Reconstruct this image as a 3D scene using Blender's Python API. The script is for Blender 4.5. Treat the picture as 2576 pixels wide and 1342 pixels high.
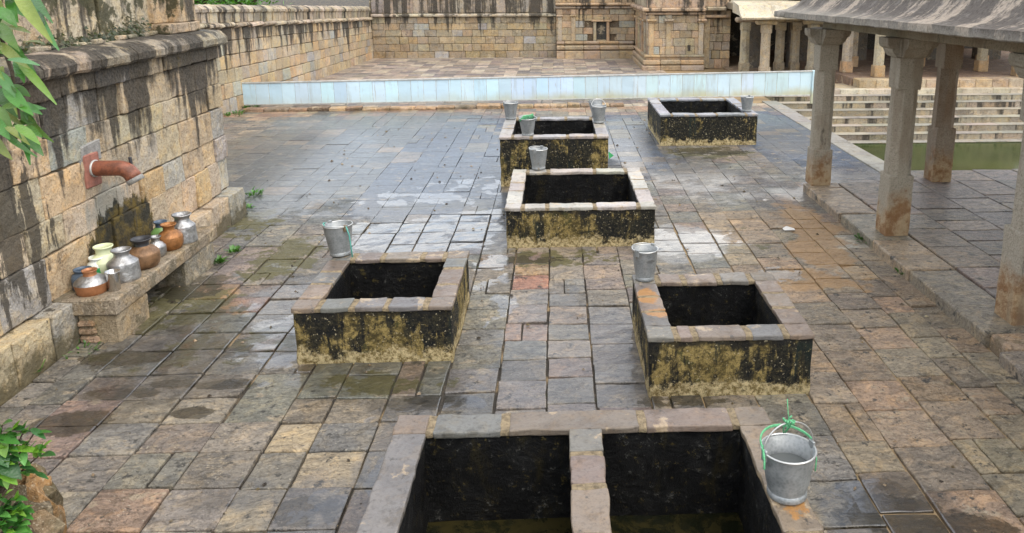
import bpy, math, random
from mathutils import Vector, Matrix, noise
R = math.radians
rng = random.Random(7)
scene = bpy.context.scene
for o in list(bpy.data.objects): bpy.data.objects.remove(o)

# ---------------------------------------------------------------- camera
# x = across the court, y = away from the camera, z = up; metres
F, PX, PY, PITCH, YAW, ROLL, CAMH = 1935., 1480., 380., R(12.75), R(-2.4), R(-0.1), 3.15
PW, PH = 2576., 1341.67
_fw = Vector((-math.sin(YAW)*math.cos(PITCH), math.cos(YAW)*math.cos(PITCH), -math.sin(PITCH)))
_r0 = Vector((math.cos(YAW), math.sin(YAW), 0)); _u0 = _r0.cross(_fw)
_rt = _r0*math.cos(ROLL) + _u0*math.sin(ROLL); _up = -_r0*math.sin(ROLL) + _u0*math.cos(ROLL)
CAMP = Vector((0, 0, CAMH))
cam = bpy.data.cameras.new('camera'); camo = bpy.data.objects.new('camera', cam)
scene.collection.objects.link(camo); scene.camera = camo
cam.sensor_width = 36; cam.sensor_fit = 'HORIZONTAL'; cam.lens = F/PW*36
cam.shift_x = -(PX-PW/2)/PW; cam.shift_y = (PY-PH/2)/PW
cam.clip_start = .05; cam.clip_end = 3000
camo.matrix_world = Matrix(((_rt.x, _up.x, -_fw.x, 0), (_rt.y, _up.y, -_fw.y, 0), (_rt.z, _up.z, -_fw.z, CAMH), (0, 0, 0, 1)))
def _ray(x, y): return _fw*F + _rt*(x-PX) - _up*(y-PY)
def G(x, y, z=0.):                       # photo point -> point on the level z
    d = _ray(x, y); return CAMP + d*((z-CAMH)/d.z)
def AY(x, y, Y): d = _ray(x, y); return CAMP + d*(Y/d.y)
def AX(x, y, X): d = _ray(x, y); return CAMP + d*(X/d.x)

# ---------------------------------------------------------------- sky, sun, exposure
world = bpy.data.worlds.new('World'); scene.world = world; world.use_nodes = True
wt = world.node_tree; wn = wt.nodes; wn.clear()
wo = wn.new('ShaderNodeOutputWorld'); wb = wn.new('ShaderNodeBackground'); sk = wn.new('ShaderNodeTexSky')
sk.sky_type = 'NISHITA'; sk.sun_disc = False
SUN_EL, SUN_AZ = R(58), R(125)          # azimuth clockwise from +y
sk.sun_elevation = SUN_EL; sk.sun_rotation = SUN_AZ
sk.air_density = 1.0; sk.dust_density = .6; sk.ozone_density = 1.0
tc = wn.new('ShaderNodeTexCoord'); nz = wn.new('ShaderNodeTexNoise'); mp = wn.new('ShaderNodeMapping')
mp.inputs['Scale'].default_value = (1, 1, 2.2); mp.inputs['Location'].default_value = (7, 2, 5)
nz.inputs['Scale'].default_value = 2.0; nz.inputs['Detail'].default_value = 5; nz.inputs['Roughness'].default_value = .5
cr = wn.new('ShaderNodeMapRange'); cr.interpolation_type = 'SMOOTHSTEP'
for k, v in (('From Min', .42), ('From Max', .66), ('To Min', .28), ('To Max', 1.0)): cr.inputs[k].default_value = v
mx = wn.new('ShaderNodeMix'); mx.data_type = 'RGBA'
CLOUD = 9.5
mx.inputs['B'].default_value = (CLOUD, CLOUD*.985, CLOUD*.95, 1)
wt.links.new(tc.outputs['Generated'], mp.inputs['Vector']); wt.links.new(mp.outputs[0], nz.inputs['Vector'])
wt.links.new(nz.outputs['Fac'], cr.inputs['Value']); wt.links.new(cr.outputs[0], mx.inputs['Factor'])
wt.links.new(sk.outputs[0], mx.inputs['A']); wt.links.new(mx.outputs['Result'], wb.inputs['Color'])
wb.inputs['Strength'].default_value = .15
wt.links.new(wb.outputs[0], wo.inputs['Surface'])
sl = bpy.data.lights.new('sun', 'SUN'); so = bpy.data.objects.new('sun', sl); scene.collection.objects.link(so)
sl.energy = 1.2; sl.angle = R(45); sl.color = (1, .93, .82)
so.rotation_euler = Vector((math.sin(SUN_AZ)*math.cos(SUN_EL), math.cos(SUN_AZ)*math.cos(SUN_EL), math.sin(SUN_EL))).to_track_quat('Z', 'Y').to_euler()
so.location = (8, -6, 20)
vs = scene.view_settings
vs.view_transform = 'Standard'; vs.look = 'None'; vs.gamma = 1; vs.use_curve_mapping = False; vs.exposure = 1.08
scene.render.engine = 'CYCLES'

# ---------------------------------------------------------------- node helpers
class NT:
    def __init__(s, name):
        s.m = bpy.data.materials.new(name); s.m.use_nodes = True; s.t = s.m.node_tree; s.n = s.t.nodes
        s.b = s.n['Principled BSDF']; s._pos = None
    def L(s, a, b):
        if isinstance(a, bpy.types.NodeSocket): s.t.links.new(a, b)
        elif a is not None:
            if isinstance(a, (tuple, list)) and len(a) == 3 and b.type == 'RGBA': a = (*a, 1)
            b.default_value = a
    def pos(s):
        if not s._pos: s._pos = s.n.new('ShaderNodeNewGeometry').outputs['Position']
        return s._pos
    def sep(s, v):
        q = s.n.new('ShaderNodeSeparateXYZ'); s.L(v, q.inputs[0]); return q.outputs
    def vm(s, op, a, b=None, sock=0):
        q = s.n.new('ShaderNodeVectorMath'); q.operation = op; s.L(a, q.inputs[0])
        if b is not None: s.L(b, q.inputs[1])
        return q.outputs['Value'] if op in ('LENGTH', 'DISTANCE', 'DOT_PRODUCT') else q.outputs[0]
    def scl(s, v): return s.vm('MULTIPLY', s.pos(), v)
    def noise(s, scale, detail=4, rough=.55, vec=None, dist=0.):
        q = s.n.new('ShaderNodeTexNoise'); s.L(vec or s.pos(), q.inputs['Vector'])
        q.inputs['Scale'].default_value = scale; q.inputs['Detail'].default_value = detail
        q.inputs['Roughness'].default_value = rough; q.inputs['Distortion'].default_value = dist
        return q.outputs['Fac']
    def voro(s, scale, vec=None, feat='F1'):
        q = s.n.new('ShaderNodeTexVoronoi'); q.feature = feat; s.L(vec or s.pos(), q.inputs['Vector']); q.inputs['Scale'].default_value = scale
        return q.outputs['Distance']
    def mr(s, v, a, b, c=0., d=1., smooth=True):
        q = s.n.new('ShaderNodeMapRange'); q.interpolation_type = 'SMOOTHSTEP' if smooth else 'LINEAR'
        s.L(v, q.inputs[0])
        for i, x in enumerate((a, b, c, d)): s.L(x, q.inputs[i+1])
        return q.outputs[0]
    def math(s, op, a, b=0.):
        q = s.n.new('ShaderNodeMath'); q.operation = op; s.L(a, q.inputs[0]); s.L(b, q.inputs[1]); return q.outputs[0]
    def mul(s, a, b): return s.math('MULTIPLY', a, b)
    def add(s, a, b): return s.math('ADD', a, b)
    def mix(s, f, a, b, mode='MIX'):
        q = s.n.new('ShaderNodeMix'); q.data_type = 'RGBA'; q.blend_type = mode
        s.L(f, q.inputs['Factor']); s.L(a, q.inputs['A']); s.L(b, q.inputs['B']); return q.outputs['Result']
    def attr(s, name='tint'):
        q = s.n.new('ShaderNodeAttribute'); q.attribute_name = name; return q.outputs['Color']
    def grey(s, v):
        q = s.n.new('ShaderNodeCombineXYZ')
        for i in range(3): s.L(v, q.inputs[i])
        return q.outputs[0]
    def bump(s, h, dist=.01, strength=1., nrm=None):
        q = s.n.new('ShaderNodeBump'); s.L(h, q.inputs['Height']); q.inputs['Distance'].default_value = dist
        q.inputs['Strength'].default_value = strength
        if nrm is not None: s.L(nrm, q.inputs['Normal'])
        return q.outputs[0]
    def blobs(s, lst):                   # soft patches at places on the ground: (x, y, rx, ry, strength)
        out = None
        for (x, y, rx, ry, k) in lst:
            v = s.vm('LENGTH', s.vm('MULTIPLY', s.vm('SUBTRACT', s.pos(), (x, y, 0)), (1/rx, 1/ry, 0)))
            m = s.mr(v, 1.25, .35, 0., k)
            out = m if out is None else s.math('MAXIMUM', out, m)
        return out
    def out(s, **kw):
        for k, v in kw.items():
            s.L(v, s.b.inputs[{'color': 'Base Color', 'rough': 'Roughness', 'metal': 'Metallic', 'normal': 'Normal', 'spec': 'Specular IOR Level',
                               'coat': 'Coat Weight', 'coatr': 'Coat Roughness', 'coatn': 'Coat Normal', 'trans': 'Transmission Weight', 'ior': 'IOR'}[k]])
        return s.m

def stone_mat(name, streak=0., ztop=2.3, zlen=1.2, slope=0., grain=1., moss=0., spout=False):
    n = NT(name); p = n.sep(n.pos())
    c = n.attr()
    big = n.noise(1.6, 5, .6); fine = n.noise(34, 5, .75); med = n.noise(6, 6, .68, None, .5)
    c = n.mix(n.mr(big, .38, .62, 0, .5), c, n.mix(1., c, (.70, .68, .66), 'MULTIPLY'))
    c = n.mix(n.mr(med, .44, .64, 0, .8), c, n.mix(1., c, (1.28, 1.14, .90), 'MULTIPLY'))
    c = n.mix(n.mr(n.noise(3.6, 5, .65, n.scl((1.3, 1.1, .9))), .54, .62, 0, .6), c, n.mix(1., c, (.60, .58, .56), 'MULTIPLY'))
    c = n.mix(n.mr(n.noise(2.7, 5, .65, n.scl((.9, 1.4, 1.2))), .58, .66, 0, .55), c, (.52, .42, .28))
    c = n.mix(n.mr(fine, .50, .66, 0, .8), c, n.mix(1., c, (.42, .38, .34), 'MULTIPLY'))
    c = n.mix(n.mr(n.noise(60, 3, .6), .56, .68, 0, .5), c, (.58, .50, .37))
    c = n.mix(n.mr(n.noise(13, 5, .7), .66, .72, 0, .8), c, (.06, .05, .04))
    if streak:
        zt = n.add(n.mul(p[1], slope), ztop)
        dz = n.math('DIVIDE', n.math('SUBTRACT', zt, p[2]), zlen)          # 0 at top, 1 at the end of the drips
        s1 = n.noise(1., 3, .55, n.scl((2.9, 2.9, .16)), .25)
        s2 = n.noise(1., 5, .65, n.scl((11., 11., .6)))
        s3 = n.noise(7., 5, .7)
        v = n.add(n.add(n.mul(s1, .72), n.mul(s2, .33)), n.mul(n.math('SUBTRACT', s3, .5), .17))
        thr = n.add(n.mul(n.math('MAXIMUM', dz, 0.), .26), .60 - .14*streak)
        m = n.mr(n.math('SUBTRACT', v, thr), -.03, .06, 0, .93)
        c = n.mix(m, c, n.mix(n.mr(fine, .35, .65), (.012, .011, .010), (.085, .072, .055)))
    if spout:                                    # algae and lime run-off on the wall under the pipe, damp black patch at its left
        y0, z0 = SPOUT
        g = n.mr(n.vm('LENGTH', n.vm('MULTIPLY', n.vm('SUBTRACT', n.pos(), (-4.4, y0+.30, .60)), (0, 1/.72, 1/.46))), 1.2, .35)
        g = n.mr(n.add(g, n.mul(n.math('SUBTRACT', n.add(n.mul(n.noise(1., 5, .65, n.scl((7, 7, 1.1))), .7), n.mul(n.noise(15, 5, .72), .3)), .5), 3.0)), .34, .54, 0, .95)
        g2 = n.mr(n.vm('LENGTH', n.vm('MULTIPLY', n.vm('SUBTRACT', n.pos(), (-4.4, y0+.15, .98)), (0, 1/.5, 1/.34))), 1.2, .3)
        g2 = n.mr(n.add(g2, n.mul(n.math('SUBTRACT', n.noise(1., 4, .6, n.scl((8, 8, 1.)), ), .5), 2.)), .5, .8, 0, .8)
        c = n.mix(g2, c, n.mix(fine, (.16, .155, .14), (.36, .35, .30)))
        c = n.mix(g, c, n.mix(n.mr(n.noise(5, 6, .7), .42, .62), (.012, .013, .008), (.11, .075, .012)))
        g3 = n.mr(n.vm('LENGTH', n.vm('MULTIPLY', n.vm('SUBTRACT', n.pos(), (-4.4, 6.15, 1.15)), (0, 1/.42, 1/.9))), 1.3, .3)
        g3 = n.mr(n.add(g3, n.mul(n.math('SUBTRACT', n.add(n.mul(n.noise(1., 5, .65, n.scl((7, 7, .7))), .75), n.mul(n.noise(9, 5, .7), .25)), .5), 5.0)), .62, .86, 0, .88)
        c = n.mix(g3, c, n.mix(fine, (.012, .011, .010), (.09, .075, .055)))
        ft_ = n.mr(n.add(p[2], n.mul(n.noise(5, 6, .7), .9)), .74, .52, 0, .85)      # damp, mossy foot of the wall
        c = n.mix(ft_, c, n.mix(fine, (.022, .020, .012), (.13, .105, .05)))
    if moss:
        m = n.mr(n.add(n.noise(2.6, 6, .68), n.mul(n.math('SUBTRACT', n.noise(16, 3), .5), .25)), .50, .58, 0, moss)
        c = n.mix(m, c, n.mix(fine, (.016, .017, .008), (.07, .066, .028)))
    h = n.add(n.mul(fine, .45), n.add(n.mul(med, 1.), n.mul(n.noise(16, 4, .7), .8)))
    return n.out(color=c, rough=n.mr(med, .3, .7, .75, .95), normal=n.bump(h, .034*grain, .9), spec=.3)

SPOUT = (7.27, 1.38)
M = {}
M['wall'] = stone_mat('wall_stone', 1.3, 2.28, 1.25, spout=True)
M['cornice'] = stone_mat('cornice_stone', .95, 2.6, 1.6)
M['upper'] = stone_mat('upper_wall_stone', .62, 3.15, 1.6, moss=.9)
M['farwall'] = stone_mat('far_wall_stone', 1.08, 2.06+17*.04, 1.25, slope=-.04)
M['backwall'] = stone_mat('rear_wall_stone', .72, 1.8, 1.5)
M['shrine'] = stone_mat('shrine_stone', .42, 2.3, 2.2)
M['stone'] = stone_mat('plain_stone')
M['riser'] = stone_mat('step_riser_stone', .55, .2, 4.)
M['pillar'] = stone_mat('pillar_granite', 0, grain=.7)
M['rubble'] = stone_mat('rubble_stone', 0, moss=.45)
M['farcope'] = stone_mat('far_coping_stone', .9, 3.0, 2.2)

def pillar_mat():
    n = NT('near_pillar_granite'); p = n.sep(n.pos()); c = n.attr()
    fine = n.noise(55, 4, .75); med = n.noise(5, 6, .65)
    c = n.mix(n.mr(n.noise(2.2, 4, .6, n.scl((1, 1, .5))), .35, .7, 0, .6), c, (.34, .30, .235))
    c = n.mix(n.mr(fine, .45, .7, 0, .7), c, n.mix(1., c, (.45, .42, .38), 'MULTIPLY'))
    # ochre foot where mud and water wick up, and soot-like damp stain
    foot = n.mr(n.add(p[2], n.mul(n.noise(3., 5, .65), 1.3)), 1.38, .95, 0, .9)
    c = n.mix(foot, c, n.mix(n.mr(n.noise(6, 6, .72), .38, .62), (.22, .105, .038), (.42, .30, .17)))
    c = n.mix(n.mr(n.noise(1., 4, .6, n.scl((3.1, 3.1, .7))), .50, .62, 0, .5), c, (.20, .15, .10))
    dk = n.mr(n.noise(1., 6, .7, n.scl((4, 4, 1.3))), .60, .68, 0, .7)
    c = n.mix(dk, c, (.07, .06, .048))
    h = n.add(n.add(n.mul(fine, .5), med), n.mul(n.noise(18, 4, .7), .8))
    return n.out(color=c, rough=.88, normal=n.bump(h, .035, .9), spec=.3)
M['porchpillar'] = pillar_mat()

# patches of the court floor, found from where they lie in the photograph
def gb(x, y, rx, ry, k=1.): q = G(x, y); return (q.x, q.y, rx, ry, k)
WET = [gb(900, 360, 3.3, 5.5), gb(1130, 420, 1.6, 4.5), gb(1080, 590, 1.5, 1.1), gb(1700, 610, 1.0, .8, .9), gb(1590, 350, .8, 3.2), gb(1950, 330, 1.2, 3., .9),
       gb(560, 850, 1.1, 1.0), gb(700, 800, .6, 1.2), gb(450, 960, .8, .5, .8), gb(940, 950, .9, .5, .9), gb(1100, 1010, .6, .35), gb(2250, 1290, .55, .4),
       gb(240, 1060, .35, .25, .8), gb(1400, 900, .8, 2., .7), gb(1540, 920, .5, 1.6, .75), gb(780, 1290, .35, .5, .8), gb(960, 1180, .25, .8, .8), gb(560, 1240, .4, .3, .6), gb(1760, 440, 1.2, 2.2, .55), gb(2150, 480, 2., 2.2, .5)]
PUD = [gb(1060, 590, 1.35, .85, 1.15), gb(1180, 560, .9, .8, 1.1), gb(1720, 612, .95, .6, 1.15), gb(1060, 500, 1.2, .5, .85), gb(560, 850, .8, .8, .75), gb(640, 900, .9, .5, .8), gb(1090, 1012, .45, .2, .95),
       gb(2250, 1290, .4, .3, .9), gb(1160, 470, .9, .8, .7), gb(1250, 670, .4, .8, .8), gb(960, 1210, .12, .9, .85), gb(185, 1065, .30, .20, 1.25), gb(480, 1040, .2, .12, 1.2), gb(280, 985, .30, .14, 1.1), gb(440, 960, .25, .12, 1.), gb(560, 965, .3, .10, 1.1), gb(2400, 1330, .5, .2, 1.), gb(2180, 1230, .3, .2, 1.), gb(790, 1290, .3, .25, .9), gb(330, 930, .5, .3, .8), gb(700, 860, .4, .6, .75), gb(1250, 770, .25, .6, .7)]
DARK = [gb(185, 1065, .34, .22, 1.1), gb(480, 1040, .22, .10, 1.), gb(300, 990, .4, .12, .9), gb(440, 965, .25, .10, 1.), gb(570, 970, .35, .10, 1.), gb(330, 900, .5, .22, .9), gb(1110, 1008, .35, .10, 1.1), gb(2240, 1290, .40, .22, 1.), gb(2400, 1335, .5, .15, .9), gb(1020, 520, .5, .25, 1.), gb(1190, 515, .6, .3, .9), gb(500, 720, .5, .5, .8), gb(1960, 690, .35, .4, .7), gb(1330, 655, .5, .2, .7), gb(790, 1290, .3, .2, .8), gb(1780, 380, 1., .5, .8), gb(1700, 1010, .5, .12, .8)]
MOSS = [gb(720, 650, .55, .9, .95), gb(640, 560, .5, .9, .8), gb(470, 770, .7, .8, .9), gb(920, 960, .5, .25, .95), gb(1060, 960, .4, .2, .6), gb(400, 900, .6, .4, .7), gb(620, 860, .8, .5, .7), gb(1780, 385, 1.2, .8, .8), gb(1400, 650, .8, .4, .8), gb(1200, 520, .8, .3, .6), gb(1900, 600, .8, 1., .35)]
OCHRE = [gb(2030, 560, .45, 1.5, .95), gb(2060, 640, .4, .9, 1.), gb(2020, 700, .6, .5, .9), gb(2160, 700, .3, .5, .6), gb(720, 270, 2.5, .8, .5), gb(2010, 1300, .25, .2, .6), gb(530, 740, .35, .3, .6), gb(600, 775, .3, .25, .7)]
def floor_mat(name='court_slate', blob=True):
    n = NT(name); c = n.attr()
    warp = n.vm('ADD', n.pos(), n.vm('MULTIPLY', n.vm('SUBTRACT', n.grey(n.noise(2.6, 3)), (.5, .5, .5)), (.35, .35, 0)))
    cleav = n.noise(1., 6, .62, n.vm('MULTIPLY', warp, (2.6, 9., 3)), 1.2)
    big = n.noise(1.1, 4, .6); med = n.noise(5.5, 6, .68, None, .6); fine = n.noise(30, 5, .75)
    c = n.mix(n.mr(cleav, .46, .60, 0, .65), c, n.mix(1., c, (.52, .53, .56), 'MULTIPLY'))
    c = n.mix(n.mr(big, .42, .62, 0, .45), c, n.mix(1., c, (.74, .74, .76), 'MULTIPLY'))
    c = n.mix(n.mr(med, .48, .62, 0, .75), c, n.mix(1., c, (1.5, 1.38, 1.18), 'MULTIPLY'))
    c = n.mix(n.mr(n.noise(3.1, 6, .68, n.scl((1.2, 1.7, 1))), .57, .64, 0, .75), c, (.33, .265, .18))
    c = n.mix(n.mr(n.add(n.mul(n.noise(2.3, 6, .7), .75), n.mul(n.noise(11, 5, .7), .28)), .575, .625, 0, .62), c, n.mix(1., c, (.42, .40, .36), 'MULTIPLY'))
    c = n.mix(n.mr(n.noise(7, 6, .72), .58, .64, 0, .9), c, (.036, .033, .028))
    c = n.mix(n.mr(n.noise(19, 5, .7), .62, .68, 0, .8), c, (.045, .04, .034))
    c = n.mix(n.mr(fine, .47, .65, 0, .62), c, n.mix(1., c, (.42, .41, .39), 'MULTIPLY'))
    c = n.mix(n.mr(n.noise(22, 5, .75), .55, .66, 0, .38), c, n.mix(1., c, (1.5, 1.4, 1.25), 'MULTIPLY'))
    c = n.mix(n.mr(n.noise(55, 2), .64, .72, 0, .6), c, (.44, .39, .30))
    rough = n.mr(fine, .3, .7, .55, .8)
    h = n.add(n.mul(cleav, .9), n.add(n.mul(fine, .45), n.mul(med, 1.)))
    h = n.add(h, n.mul(n.mr(n.noise(1., 5, .6, n.vm('MULTIPLY', warp, (3.2, 12., 3)), 2.2), .49, .51), .35))
    nrm = n.bump(h, .034, .9)
    if blob:
        edge = n.add(n.mul(n.noise(1.7, 5, .62), .7), n.mul(n.noise(6.5, 4, .6), .3))
        oc = n.mr(n.add(n.blobs(OCHRE), n.mul(n.math('SUBTRACT', edge, .5), 3.)), .5, .8, 0, .85)
        c = n.mix(oc, c, n.mix(med, (.22, .12, .045), (.44, .27, .12)))
        mo = n.mr(n.add(n.blobs(MOSS), n.mul(n.math('SUBTRACT', n.noise(3.2, 6, .7), .5), 3.4)), .58, .74, 0, .88)
        c = n.mix(mo, c, n.mix(fine, (.035, .034, .010), (.14, .12, .035)))
        wet = n.mr(n.add(n.blobs(WET), n.mul(n.math('SUBTRACT', edge, .5), 1.9)), .30, .62)
        pud = n.mr(n.add(n.blobs(PUD), n.mul(n.math('SUBTRACT', n.add(n.mul(n.noise(2.6, 3, .5), .7), n.mul(med, .3)), .5), 4.4)), .66, .78)
        c = n.mix(n.mul(wet, .8), c, n.mix(1., c, (.52, .52, .52), 'MULTIPLY'))
        c = n.mix(n.mul(pud, .6), c, n.mix(1., c, (.34, .32, .26), 'MULTIPLY'))
        dk = n.mr(n.add(n.blobs(DARK), n.mul(n.math('SUBTRACT', n.add(n.mul(n.noise(3.2, 5, .62), .7), n.mul(n.noise(13, 4, .65), .3)), .5), 2.6)), .52, .60)
        c = n.mix(n.mul(dk, .88), c, n.mix(1., c, (.30, .265, .17), 'MULTIPLY'))
        pud = n.math('MAXIMUM', pud, n.mul(dk, .55))
        coat = n.add(.06, n.math('MAXIMUM', n.mul(wet, .42), n.mul(pud, .95)))
        coatn = n.bump(h, .010, .10)
        n.b.inputs['Coat IOR'].default_value = 1.75
        return n.out(color=c, rough=n.mr(wet, 0, 1, rough, .4, False), normal=nrm, coat=coat, coatr=n.math('MINIMUM', n.mr(wet, 0, 1, .4, .13), n.mr(pud, 0, 1, .4, .04)), coatn=coatn, spec=.45)
    return n.out(color=c, rough=rough, normal=nrm, coat=.3, coatr=.3, coatn=n.bump(h, .012, .4), spec=.4)
M['floor'] = floor_mat(); M['porchfloor'] = floor_mat('porch_slate', False)
def joint_mat():
    n = NT('joint_earth'); m = n.noise(2.2, 5, .6); p = n.sep(n.pos())
    c = n.mix(n.mr(n.add(m, n.mul(n.mr(p[0], 0, 2.2), .34)), .52, .70), (.030, .024, .017), (.30, .21, .11))
    c = n.mix(n.mr(n.noise(4, 4), .6, .7, 0, .6), c, (.05, .06, .015))
    return n.out(color=c, rough=.9, normal=n.bump(n.noise(40, 4), .02))
M['earth'] = joint_mat()
def tank_mat():
    n = NT('algae_wall'); p = n.sep(n.pos()); tt = n.sep(n.attr('tint')); sh, top = tt[0], tt[1]
    a = n.noise(1.9, 7, .76, None, .6); b = n.noise(1., 6, .7, n.scl((2.3, 2.3, .45)), .6); b2 = n.noise(1., 5, .68, n.scl((9, 9, .9)), .3); f = n.noise(24, 6, .82)
    d = n.noise(7, 7, .82, None, .5)
    base = n.mix(n.mr(d, .40, .58), (.09, .066, .018), (.42, .31, .11))                 # ochre lichen on plaster
    base = n.mix(n.mr(f, .46, .58, 0, .8), base, (.05, .038, .014))
    base = n.mix(n.mr(n.noise(4.5, 6, .78), .55, .62, 0, .85), base, (.062, .064, .020))
    y = n.add(n.add(n.mul(a, .36), n.add(n.mul(b, .52), n.mul(b2, .24))), n.add(sh, n.mul(n.math('SUBTRACT', d, .5), .14)))
    blk = n.mix(n.mr(f, .42, .64), (.005, .006, .007), (.050, .043, .022))
    c = n.mix(n.mr(y, .54, .585, 1., 0.), base, blk)
    c = n.mix(n.mr(n.noise(1., 5, .62, n.scl((6, 6, .5)), .4), .60, .64, 0, .85), c, n.mix(f, (.006, .012, .011), (.02, .034, .026)))
    c = n.mix(n.mr(n.add(n.mul(d, .62), n.mul(f, .48)), .635, .685, 0, .95), c, (.52, .39, .17))
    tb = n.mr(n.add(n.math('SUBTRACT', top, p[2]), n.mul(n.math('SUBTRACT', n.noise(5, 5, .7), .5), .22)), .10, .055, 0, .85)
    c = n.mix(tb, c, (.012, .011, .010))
    band = n.mr(n.add(p[2], n.add(n.mul(n.noise(5, 7, .8), .62), n.mul(n.noise(1.3, 2), .26))), .585, .515, 0, .97)
    c = n.mix(band, c, n.mix(n.mr(f, .40, .58), (.20, .14, .045), (.72, .58, .32)))
    c = n.mix(n.mr(n.noise(44, 3), .63, .70, 0, .8), c, (.60, .51, .33))
    return n.out(color=c, rough=.74, normal=n.bump(n.add(n.mul(a, .6), n.add(n.mul(d, .6), n.mul(f, .7))), .055, 1.), spec=.28)
M['tank'] = tank_mat()
def lining_mat():
    n = NT('black_slime'); a = n.noise(5, 7, .8, None, .6); f = n.noise(24, 6, .82)
    c = n.mix(n.mr(a, .45, .62), (.002, .002, .0024), (.010, .010, .0098))
    c = n.mix(n.mr(n.noise(1., 6, .72, n.scl((3, 3, 1.))), .57, .66, 0, .8), c, (.022, .017, .005))
    c = n.mix(n.mr(n.add(n.mul(f, .65), n.mul(a, .35)), .565, .625, 0, .85), c, (.14, .135, .12))
    c = n.mix(n.mr(n.noise(14, 6, .82), .585, .64, 0, .8), c, (.10, .075, .022))
    return n.out(color=c, rough=.45, normal=n.bump(n.add(a, n.mul(f, .5)), .06, 1.), spec=.22)
M['lining'] = lining_mat()
def simple(name, col, rough=.5, metal=0., var=.25, scale=9, bump=0., coat=0., spec=.5):
    n = NT(name); a = n.noise(scale, 5, .65)
    c = n.mix(n.mr(a, .35, .7, 0, 1), col, tuple(x*(1-var) for x in col))
    kw = dict(color=c, rough=n.mr(n.noise(scale*3, 3), .3, .7, rough*.85, min(1, rough*1.15)), metal=metal, coat=coat, spec=spec)
    if bump: kw['normal'] = n.bump(n.noise(scale*2, 5, .7), bump)
    return n.out(**kw)
M['mortar'] = simple('pale_mortar', (.34, .26, .155), .9, 0, .55, 24, .03)
def coping_mat():
    n = NT('coping_stone'); c = n.attr(); big = n.noise(2.2, 5, .62); med = n.noise(8, 6, .68, None, .5); fine = n.noise(36, 4, .7)
    c = n.mix(n.mr(big, .42, .6, 0, .6), c, n.mix(1., c, (.66, .66, .68), 'MULTIPLY'))
    c = n.mix(n.mr(med, .5, .64, 0, .5), c, n.mix(1., c, (1.25, 1.14, .98), 'MULTIPLY'))
    c = n.mix(n.mr(n.noise(5, 5, .66), .58, .65, 0, .55), c, (.44, .33, .20))
    c = n.mix(n.mr(n.add(n.mul(n.noise(4, 6, .7), .7), n.mul(n.noise(14, 5, .7), .3)), .54, .60, 0, .6), c, n.mix(1., c, (.5, .48, .44), 'MULTIPLY'))
    c = n.mix(n.mr(n.noise(12, 6, .72), .60, .66, 0, .8), c, (.045, .04, .034))
    c = n.mix(n.mr(fine, .48, .66, 0, .5), c, n.mix(1., c, (.5, .48, .46), 'MULTIPLY'))
    ru = n.mr(n.add(n.blobs([(.765, 6.1, .11, .26, 1.), (.80, 5.75, .12, .14, .8), (1.2, 3.38, .09, .12, .7)]), n.mul(n.math('SUBTRACT', n.noise(9, 5, .7), .5), 2.6)), .42, .7, 0, .9)
    c = n.mix(ru, c, n.mix(fine, (.20, .085, .02), (.42, .22, .07)))
    h = n.add(med, n.mul(fine, .4))
    return n.out(color=c, rough=n.mr(med, .3, .7, .42, .7), normal=n.bump(h, .014, .8), coat=.25, coatr=.3, spec=.4)
M['coping'] = coping_mat()
def galv_mat():
    n = NT('galvanised_steel'); a = n.noise(12, 5, .7); v = n.voro(60); t = n.sep(n.attr())[0]
    c = n.mix(n.mr(a, .35, .7), (.20, .215, .22), (.30, .31, .31))
    c = n.mix(n.mr(v, .2, .7, 0, .35), c, (.38, .39, .39))
    c = n.mix(n.mr(n.add(n.noise(1., 4, .6, n.scl((9, 9, 2))), t), .64, .74, 0, .85), c, (.16, .10, .035))
    return n.out(color=c, rough=n.mr(a, .3, .7, .42, .62), metal=.45, normal=n.bump(n.noise(18, 3), .004))
M['galv'] = galv_mat()
M['wire'] = simple('wire_steel', (.55, .55, .53), .35, .8, .2)
M['alum'] = simple('aluminium', (.46, .455, .45), .40, .85, .5, 12, .010)
M['steel'] = simple('stainless_steel', (.55, .54, .53), .22, .95, .2, 9)
M['brass'] = simple('old_brass', (.27, .15, .075), .48, .4, .55, 11, .008)
M['copper'] = simple('copper_orange', (.36, .155, .05), .45, .4, .55, 12, .008)
M['copperbase'] = simple('copper_base', (.44, .19, .085), .42, .4, .3, 12, .003)
M['plastic_cream'] = simple('cream_plastic', (.62, .66, .42), .4, 0, .12, 5)
M['plastic_white'] = simple('white_plastic', (.72, .74, .68), .4, 0, .1, 5)
M['plastic_green'] = simple('bright_green_plastic', (.04, .40, .12), .4, 0, .3, 25)
M['plastic_pale_green'] = simple('pale_green_plastic', (.16, .30, .09), .4, 0, .25, 8)
M['plastic_blue'] = simple('grey_blue_plastic', (.07, .10, .14), .45, 0, .3, 8)
M['dark'] = simple('dark_metal_lip', (.05, .05, .055), .5, .3)
def pipe_mat():
    n = NT('red_oxide_pipe'); a = n.noise(9, 6, .72); f = n.noise(40, 5, .75)
    c = n.mix(n.mr(a, .40, .62), (.25, .080, .040), (.13, .045, .024))
    c = n.mix(n.mr(f, .52, .66, 0, .6), c, (.10, .045, .03)); c = n.mix(n.mr(n.noise(15, 5, .7), .60, .66, 0, .7), c, (.36, .22, .16))
    return n.out(color=c, rough=n.mr(a, .35, .65, .35, .6), normal=n.bump(n.add(a, f), .006), spec=.5)
M['redpaint'] = pipe_mat()
M['redplate'] = simple('red_oxide_plate', (.30, .12, .085), .75, 0, .35, 14, .006)
M['cement'] = simple('grey_cement', (.30, .29, .27), .9, 0, .3, 14, .02)
M['rope'] = simple('green_rope', (.12, .42, .20), .7, 0, .35, 60)
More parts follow.
